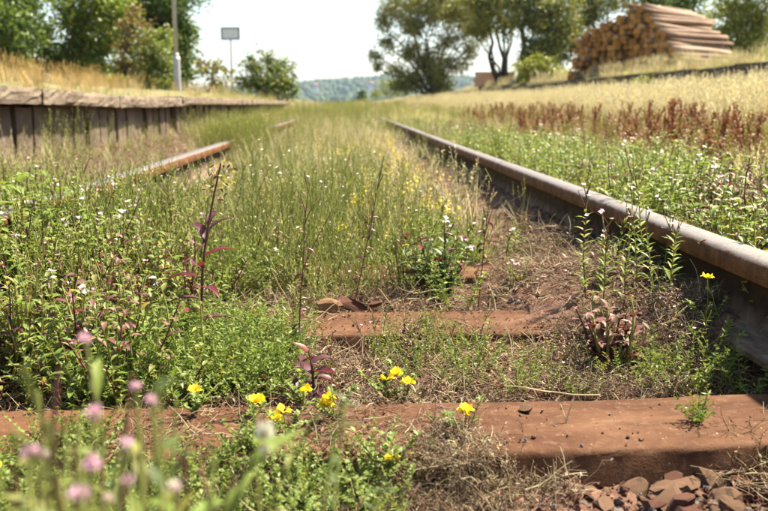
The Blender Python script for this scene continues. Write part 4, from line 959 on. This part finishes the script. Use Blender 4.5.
# platform top and far ground
sow('platform_grass', 'tall golden dry grass on top of the platform under the trees', 'grass', GOLD, sample(2600, -12, -2.9, 8, 34, lambda x, y: sstep(2.9, 3.6, -x) * (.4 + .6 * patchy(x, y, .5, .35, .55)) * (1 - .85 * sstep(-.30 * y, -.22 * y, x) * (y < 24))), .3, .6)
sow('platform_grass', 'short dry grass along the platform edge', 'grass', TM, sample(2200, -4.5, -2.15, 3.5, 27, lambda x, y: .5 + 0 * x), .18, .42)
sow('far_grass', 'dry grass on the ground beyond the platform end', 'grass', FIELD, sample(2600, -30, 1.5, 25, 140, lambda x, y: .6 + .4 * (x > -9)), .45, 1.0)
sow('far_greens', 'greenish grass on the track in the distance', 'grass', FIELDG, sample(1300, -3, 4, 16, 120, lambda x, y: .8 + 0 * x), .5, 1.0)
# foreground cover over the sleeper
sow('herb_mat', 'soft bright green bedstraw cushion behind the left half of the near sleeper', 'ground cover', FH, patch(165, 290, 345, 402, 78, -.03) + patch(60, 190, 350, 405, 24, -.03), .7, 1.2)
sow('sparse_green', 'small green herbs in the dry litter between the near sleepers', 'weeds', FH, patch(375, 480, 335, 385, 16, -.03) + patch(500, 720, 345, 395, 10, -.03), .45, .85)
sow('sparse_green', 'small leafy sprigs in the dry litter between the near sleepers', 'weeds', WHS, patch(360, 490, 335, 392, 16, -.03) + patch(540, 730, 335, 395, 14, -.03) + patch(430, 520, 296, 308, 6, -.03), .35, .7, .25)
sow('brown_weeds', 'low reddish leaves in the litter between the near sleepers', 'weeds', BRW, patch(540, 680, 330, 370, 14, -.03) + patch(330, 420, 345, 395, 6, -.03), .3, .55, .3)
sow('creeping_greens', 'creeping green trefoil foliage over the near sleeper', 'ground cover', TF, patch(225, 400, 470, 530, 26, -.03) + patch(110, 235, 480, 540, 22, -.03) + patch(230, 300, 440, 470, 7, 0) + patch(20, 110, 440, 530, 26, 0), .4, .75, .3)
sow('creeping_greens', 'fine green herbs spilling over the near sleeper front', 'ground cover', FH, patch(190, 400, 480, 545, 26, -.06) + patch(0, 220, 490, 560, 30, -.06), .45, .85)
sow('dead_stalks', 'greyish dried tangle of dead plants draped over the near sleeper', 'dry weeds', TA, patch(395, 500, 462, 535, 80, -.05) + patch(430, 480, 435, 470, 10, .002) + patch(190, 400, 470, 530, 46, -.04), .45, .85, .4)
sow('dead_stalks', 'bleached straw lying among the ballast stones', 'dry weeds', TA, patch(730, 800, 485, 520, 9, -.08) + patch(560, 700, 340, 395, 40, -.03) + patch(490, 560, 495, 530, 8, -.08), .5, .9, .4)
sow('litter', 'dry litter beside the near sleeper', 'litter', LI, patch(120, 540, 470, 530, 90, -.04) + patch(720, 800, 485, 530, 14, -.08) + patch(120, 420, 405, 450, 30, .002), .5, 1.1, .15)

# ------------------------------------------------------------------ plants one can point at
def on_ground(px, py, z=0.0):
    p = G(px, py, z); return (p[0], p[1], float(gz(p[0], p[1])) if z <= 0 else z)
def px_h(px_len, y): return px_len / FPX * y * 1.02
# row of willowherb beside the right rail
ROW = [(585, 312, 112), (598, 306, 70), (602, 318, 92), (612, 300, 75), (622, 322, 108), (634, 310, 96), (640, 300, 110), (652, 318, 84), (660, 306, 104), (668, 326, 92), (676, 318, 80)]
ORD = ['first', 'second', 'third', 'fourth', 'fifth', 'sixth', 'seventh', 'eighth', 'ninth', 'tenth', 'eleventh', 'twelfth', 'thirteenth']
for i, (px, py, hp) in enumerate(ROW):
    b = on_ground(px, py); mb = willowherb(np.random.default_rng(900 + i), px_h(hp, b[1]), .034, .5, True, 'leaf_fresh', .5)
    thing('willowherb', mb, '%s willowherb stem from the left in the row beside the right rail' % ORD[i], 'wildflower', 'willowherb row beside the rail', b)
# tall bare reddish stems
for px, py, hp, lean, lab in [(296, 352, 195, .10, 'tall thin dark red stem rising from the dark red leaves by the second sleeper'), (350, 303, 160, .22, 'thin dark stem leaning right, tallest in the middle of the track'),
                              (478, 300, 140, .0, 'brown withered upright stem with shrivelled dark leaves right of the dark bush'), (390, 215, 60, .02, 'short upright dark seed stalk amid the yellow flowers')]:
    r = np.random.default_rng(px); b = on_ground(px, py); H = px_h(hp, b[1]); mb = MB(); mb.tag = 'stem'
    pts = curve((0, 0, -.01), (lean, .02, 1), H, r, 9, .035, .0); mb.tube(pts, .0015, .0007, 'stem_red', 5)
    for q_ in (.45, .6): mb.tube(curve(along(pts, q_), hdir(r.uniform(0, 6.28), 1.15), H * .35, r, 5, .05), .0009, .0005, 'stem_red', 4)
    mb.tag = 'pods'
    for t in np.linspace(.55, 1, 9): pp = curve(along(pts, t), hdir(r.uniform(0, 6.28), 1.2), .032, r, 4, .04); mb.tube(pp, .0011, .0008, 'stem_red' if r.uniform() < .6 else 'stem_green', 3)
    mb.tag = 'foliage'
    for t in np.linspace(.04, .7, 18 if px == 478 else 11):
        mb.leaf(along(pts, t), hdir(r.uniform(0, 6.28), r.uniform(-.3, .8)), .022 * r.uniform(.6, 1.2), .009, 'leaf_purple' if px != 478 or r.uniform() < .5 else 'dead_leaf', 4, 1.3, .4)
    mb.tag = 'flower'; little_flower(mb, along(pts, .62) + np.array([.006, 0, 0]), r, 'petal_pink', .006)
    thing('tall_stem', mb, lab, 'wildflower', None, b)
# red-leaved plant at the left
r = np.random.default_rng(31); b = on_ground(202, 345)
mb, pts = big_leaf_plant(r, [(.45, 2.9, .25, .075, .014, 'leaf_red'), (.62, 2.2, 1.0, .05, .017, 'leaf_red'), (.55, .4, .5, .05, .013, 'leaf_red'), (.66, .3, .9, .045, .011, 'leaf_purple'), (.5, 4.6, .6, .05, .014, 'leaf_red'), (.35, 3.3, .3, .05, .012, 'leaf_purple'),
                             (.4, 5.4, .4, .05, .014, 'leaf_red'), (.25, .2, .3, .05, .014, 'leaf_purple'), (.3, 4.2, .3, .05, .014, 'leaf_red'), (.7, 1.3, .9, .04, .010, 'leaf_purple'), (.2, 2.4, .3, .045, .012, 'leaf_red')], px_h(170, b[1]), 'stem_red')
mb.tag = 'seed_head'
for k in range(60): mb.lozenge(along(pts, r.uniform(.84, 1)) + rv(r, .014) * np.array([1.4, 1.4, .5]), rv(r), .010, .004, 'leaf_yellowing' if r.uniform() < .5 else 'dead_leaf', rv(r))
thing('red_leaved_plant', mb, 'plant with long crimson leaves and a dark stem standing in the green weeds', 'plant', None, b, 0, 1.25)
b = on_ground(314, 384); b = (b[0], b[1], -.012)
mb, pts = big_leaf_plant(np.random.default_rng(33), [(.3, 3.4, .2, .045, .022, 'leaf_purple'), (.5, 2.5, .5, .04, .02, 'leaf_purple'), (.55, 5.6, .3, .042, .019, 'leaf_red'), (.7, .3, .6, .035, .016, 'leaf_purple'), (.8, 4.4, .5, .04, .018, 'leaf_purple'),
                         (.4, .1, .1, .04, .018, 'leaf_red'), (.9, 3.0, .9, .03, .013, 'leaf_red'), (.25, 5.0, .0, .035, .018, 'leaf_purple')], .065, 'stem_red')
thing('red_leaved_plant', mb, 'small plant with broad mauve-red leaves between the two nearest sleepers', 'plant', None, b, 0, 1.15)
b = on_ground(612, 350)
r = np.random.default_rng(35); mb = broadleaf(r, .06, 16, .023, 'leaf_dull', 0, .5)
thing('red_leaved_plant', mb, 'low clump of dull purple leaves at the foot of the willowherb row', 'plant', None, b, 0, 1.9)
# dark green bush in the middle of the track
b = on_ground(436, 284); r = np.random.default_rng(37); mb = broadleaf(r, .135, 26, .036, 'leaf_dark', 0, .38)
m2 = broadleaf(np.random.default_rng(38), .15, 6, .03, 'leaf_fresh', .5, .36); k = len(mb.v); mb.v += m2.v
for f, m, t in zip(m2.f, m2.m, m2.t): mb.f.append(tuple(i + k for i in f)); mb.m.append(m); mb.t.append(t)
mb.tag = 'red_foliage'
for k in range(26): mb.leaf(hdir(r.uniform(0, 6.28)) * r.uniform(.01, .07) + np.array([0, 0, r.uniform(.04, .13)]), hdir(r.uniform(0, 6.28), r.uniform(-.2, .7)), .026, .011, 'leaf_purple' if r.uniform() < .7 else 'leaf_red', 3, .8, .3)
thing('dark_bush', mb, 'dense dark green low bush with some maroon leaves in the middle of the track', 'plant', None, b, 0, 1.3)
# broad-leaved green plants
for px, py, H, L, n, lab, m in [(105, 392, .09, .058, 5, 'lush plant with long pointed green leaves behind the left end of the near sleeper', 'leaf_fresh'),
                                (28, 205, .16, .075, 6, 'tall broad-leaved green weed at the left edge before the platform boards', 'leaf_fresh'), (512, 255, .10, .03, 5, 'small leafy green weed against the inner side of the right rail', 'leaf_fresh'),
                                (515, 288, .07, .016, 9, 'small mossy green cushion on the bare soil near the brown chunk of stone', 'leaf_mid')]:
    z = 0 if py > 230 else .02; b = on_ground(px, py, z) if py > 230 else (lambda q: (q[0], q[1], float(gz(q[0], q[1]))))(G(px, 300, 0) if px < 0 else G(px + 5, 290, 0))
    thing('leafy_weed', broadleaf(np.random.default_rng(px + 7), H, n, L, m, .2, .30), lab, 'plant', None, b)
# bird's-foot trefoil flowers
TFL = [(466, 432, 25, 2, 'yellow flower cluster above the bare right half of the near sleeper'), (335, 420, 26, 2, 'pair of yellow flower heads leaning over the middle of the near sleeper'), (384, 394, 30, 2, 'twin yellow flower heads behind the near sleeper in the middle'),
       (286, 432, 22, 2, 'yellow flower just left of the double yellow heads'), (197, 412, 20, 1, 'small yellow bud beside the green cushion'), (254, 416, 20, 2, 'small yellow flower at the far edge of the near sleeper'), (303, 406, 22, 1, 'pale yellow half-open flower below the mauve-red leaves'),
       (704, 345, 52, 1, 'lone yellow flower beside the web of the right rail'), (388, 470, 14, 1, 'faded yellow flower low on the near sleeper'), (403, 396, 24, 1, 'small orange-yellow bud behind the near sleeper'), (4, 480, 20, 1, 'yellow flower at the left edge of the picture near the pink heads')]
for i, (px, py, hp, nf, lab) in enumerate(TFL):
    b = on_ground(px, py, .0 if py < 405 or px > 690 else .002); b = (b[0], b[1], max(b[2], -.012)); thing('trefoil', trefoil(np.random.default_rng(1200 + i), 4, .05, nf, px_h(hp, b[1]) * .9), lab, 'wildflower', 'yellow trefoil flowers', b)
thing('green_sprig', fine_herb(np.random.default_rng(77), 14, .012, .035), 'tiny green sprig growing at the right end of the near sleeper', 'plant', None, on_ground(697, 420, .003))
# small green sprigs beside the rail, lower right
for i, (px, py, hp) in enumerate([(690, 372, 45), (715, 365, 60), (738, 372, 60), (752, 380, 50), (668, 368, 36)]):
    b = on_ground(px, py); thing('green_sprig', fine_herb(np.random.default_rng(1300 + i), 10, .02, px_h(hp, b[1])), '%s feathery green sprig from the left below the end of the right rail' % ORD[i] if i < 4 else 'feathery green sprig just below the willowherb row', 'plant', 'green sprigs by the rail', b)
# dock seed stalks in the pale grass
DK = [dock(np.random.default_rng(1400 + i), H) for i, H in enumerate((.50, .58, .44, .54))]
dk0 = None; nd = 0
for i in range(900):
    y = math.exp(rng.uniform(math.log(3.4), math.log(18))); x = rng.uniform(1.4, 2.8) + .035 * y
    if not in_view(np.array(x), np.array(y), 1.06, .1) or float(vnoise(np.array(x), np.array(y), .9)) < .33 or nd >= 290: continue
    near = ('nearest' if y < 5 else ('near' if y < 6.5 else ('middle' if y < 9 else 'far'))) + (' inner' if x < 2.3 + .09 * y else ' outer')
    pxd = 344 + FPX * x / y; under = 'below the trees' if pxd < 515 else ('below the yellow-green shrub' if pxd < 568 else ('below the log ends' if pxd < 650 else ('below the long log sides' if pxd < 725 else 'at the right edge')))
    lab = 'rust-brown dock stalk in the %s part of its belt, %s' % (near, under)
    z = float(gz(x, y)); s = rng.uniform(.36, .70)
    if nd < 4: dk0 = thing('dock_stalk', DK[nd], lab, 'dock plant', 'dried dock stalks right of the rail', (x, y, z), rng.uniform(0, 6.28), s); DK[nd] = (DK[nd], dk0)
    else: dup(DK[nd % 4][1], (x, y, z), rng.uniform(0, 6.28), s, lab, 'dried dock stalks right of the rail', (rng.normal(0, .17), rng.normal(0, .17)))
    nd += 1
# out-of-focus pink flowers and stems close to the lens, lower left
HEADS = [(85, 339, .62, .0075, 'highest'), (136, 386, .60, .0062, ''), (151, 400, .58, .007, ''), (94, 412, .52, .008, ''), (31, 452, .47, .0085, ''), (92, 463, .48, .0085, ''), (128, 480, .50, .006, ''), (127, 443, .55, .007, ''), (78, 494, .45, .0085, ''), (174, 486, .52, .007, ''), (46, 455, .52, .005, ''), (108, 498, .5, .0055, '')]
PLAB = ['highest of the blurred pink flower heads at the lower left', 'small blurred pink flower head just left of the end of the near sleeper', 'blurred pink flower head at the left end of the near sleeper', 'blurred pink head midway down the lower left group', 'blurred magenta head nearest the left edge',
        'large blurred pink head in the middle of the lower left group', 'small blurred pink bud low in the lower left group', 'blurred pink head in front of the sleeper end', 'lowest blurred magenta head at the bottom edge', 'pale blurred pinkish head rightmost of the lower group', 'small pale blurred bud beside the magenta head', 'tiny pale blurred bud at the bottom of the lower left group']
for i, (px, py, d, s, _) in enumerate(HEADS):
    r = np.random.default_rng(1500 + i); d = d * .66; s = s * .43; tip = AT(px, py, d); bx_ = tip[0] + r.normal(-.01, .02); by_ = tip[1] + r.normal(.0, .02); bz_ = float(gz(bx_, by_)); loc = np.array([bx_, by_, bz_]); e = tip - loc
    pts = [e * t + np.array([r.normal(0, .004), r.normal(0, .004), 0]) * (0 < t < 1) for t in np.linspace(0, 1, 7)]
    thing('pink_wildflower', clover_head(r, pts, s, 'petal_magenta' if i in (0, 4, 5, 8, 3) else ('petal_pink' if i not in (9, 10, 11) else 'petal_white'), 9, .032), PLAB[i], 'wildflower', 'blurred pink flowers close to the lens', tuple(loc))
r = np.random.default_rng(1600); tip = AT(265, 431, .38); loc = np.array([-.12, .32, float(gz(-.12, .32))]); e = tip - loc; mb = MB(); mb.tag = 'stem'
pts = [e * t + np.array([0, 0, .05 * math.sin(t * 3.14)]) for t in np.linspace(0, 1, 9)]; mb.tube(pts, .0016, .001, 'stem_green', 4); mb.tag = 'flower'
for a in (-.15, .15, .0): mb.leaf(e + np.array([0, 0, -.014]), np.array([a, 0, 1]), .020, .0058, 'petal_white', 4, .2, .3, up=(0, -1, 0), shape=1.5)
mb.tag = 'foliage'
for t in np.linspace(.2, .96, 11): mb.leaf(along(pts, t), hdir(r.uniform(0, 6.28), r.uniform(.2, .9)), .04, .009, 'leaf_fresh', 4, .7, .2)
thing('white_wildflower', mb, 'single blurred whitish petal on an arching stem in front of the near sleeper', 'wildflower', None, tuple(loc))
NW = [(20, 355, .42), (45, 400, .33), (75, 430, .31), (110, 440, .32), (5, 420, .33), (155, 460, .34), (190, 470, .36), (60, 460, .30), (15, 372, .46), (48, 385, .42), (70, 400, .40), (100, 420, .39), (120, 405, .44), (35, 415, .38), (150, 430, .42), (180, 455, .41), (5, 390, .40), (60, 365, .52), (140, 455, .37), (85, 445, .36), (25, 440, .35), (205, 450, .45), (230, 465, .46), (10, 430, .50), (30, 470, .44), (60, 440, .50), (20, 400, .58), (110, 470, .47), (150, 480, .46), (200, 490, .5), (75, 420, .55), (40, 500, .42), (165, 440, .56), (0, 480, .45), (90, 500, .42), (130, 500, .44), (215, 475, .52), (105, 380, .6)]
for i, (px, py, d) in enumerate(NW):
    d = d * .80; tip = AT(px, py, d); bz_ = float(gz(tip[0], tip[1])); H = tip[2] - bz_
    thing('blurred_weed', willowherb(np.random.default_rng(1700 + i), max(.06, H), .038, 0, i % 3 == 0, 'leaf_dark' if i % 2 else 'leaf_mid', .3), 'blurred green stem close to the lens, %s pink heads' % ('beside the highest' if py < 400 else ('right of the' if px > 140 else ('among the lowest' if py > 465 else 'among the middle'))), 'plant', 'blurred green stems close to the lens', (tip[0], tip[1], bz_))
for i, (px, py, d) in enumerate([(8, 400, .30), (40, 425, .28), (70, 450, .27), (105, 455, .29), (140, 470, .30), (170, 465, .33), (25, 465, .26), (200, 480, .33), (60, 490, .25), (125, 490, .27), (225, 492, .34), (0, 445, .27), (15, 420, .36), (50, 410, .34), (85, 425, .36), (30, 440, .31), (65, 470, .29), (95, 475, .33), (150, 485, .29), (185, 495, .31), (5, 470, .30), (120, 440, .38)]):
    tip = AT(px, py, d); bz_ = float(gz(tip[0], tip[1])); H = tip[2] - bz_
    thing('blurred_weed', broadleaf(np.random.default_rng(1900 + i), H, 3, .024, 'leaf_dark' if i % 3 else 'leaf_mid', 0, .26), 'soft blurred leafy sprig very close to the lens, %s' % ('at the left edge' if px < 45 else ('below the pink heads' if px < 130 else 'before the near sleeper')), 'plant', 'blurred green stems close to the lens', (tip[0], tip[1], bz_))
# a few dry stalks lying about
for i, (px, py, a, L, lab) in enumerate([(700, 500, .35, .16, 'bleached straw stalk lying across the ballast stones'), (735, 480, .6, .13, 'pale straw stalk leaning on the front of the near sleeper'), (560, 500, .25, .12, 'thin pale stalk before the stones'), (395, 400, 2.5, .10, 'dry brown twig lying behind the near sleeper'), (560, 470, 1.3, .07, 'little forked dry stalk standing before the sleeper front'),
                                  (600, 395, 3.05, .14, 'straw stalk lying along the far edge of the near sleeper')]):
    r = np.random.default_rng(1800 + i); b = on_ground(px, py, -.06 if py > 460 else .004); mb = MB(); mb.tag = 'stalk'
    el = 1.1 if i == 4 else (.25 if i == 1 else .06); pts = curve((0, 0, 0), hdir(a, el), L, r, 8, .07); mb.tube(pts, .0014, .0008, 'straw' if i != 3 else 'stem_brown', 5)
    mb.tag = 'twig'; mb.tube(curve(along(pts, .5), hdir(a + .6, el + .2), L * .4, r, 5, .08), .0009, .0005, 'straw', 4)
    thing('dry_stalk', mb, lab, 'stalk', None, (b[0], b[1], b[2] + .006 if py > 460 else .004))

# ------------------------------------------------------------------ air
m_, nt_, out_ = nodes_of('haze_air')
pv = N(nt_, 'ShaderNodeVolumePrincipled'); pv.inputs['Color'].default_value = (.58, .78, 1.0, 1); pv.inputs['Density'].default_value = .00011
nt_.links.new(pv.outputs[0], out_.inputs['Volume'])
hb = MB(); hb.box((-3350, -60, -8), (3350, 3500, 135), 'haze_air')
hz_ = put('haze', hb.mesh('haze', smooth=False)); tag(hz_, 'thin pale summer haze over the far hills', 'haze', None, 'stuff')
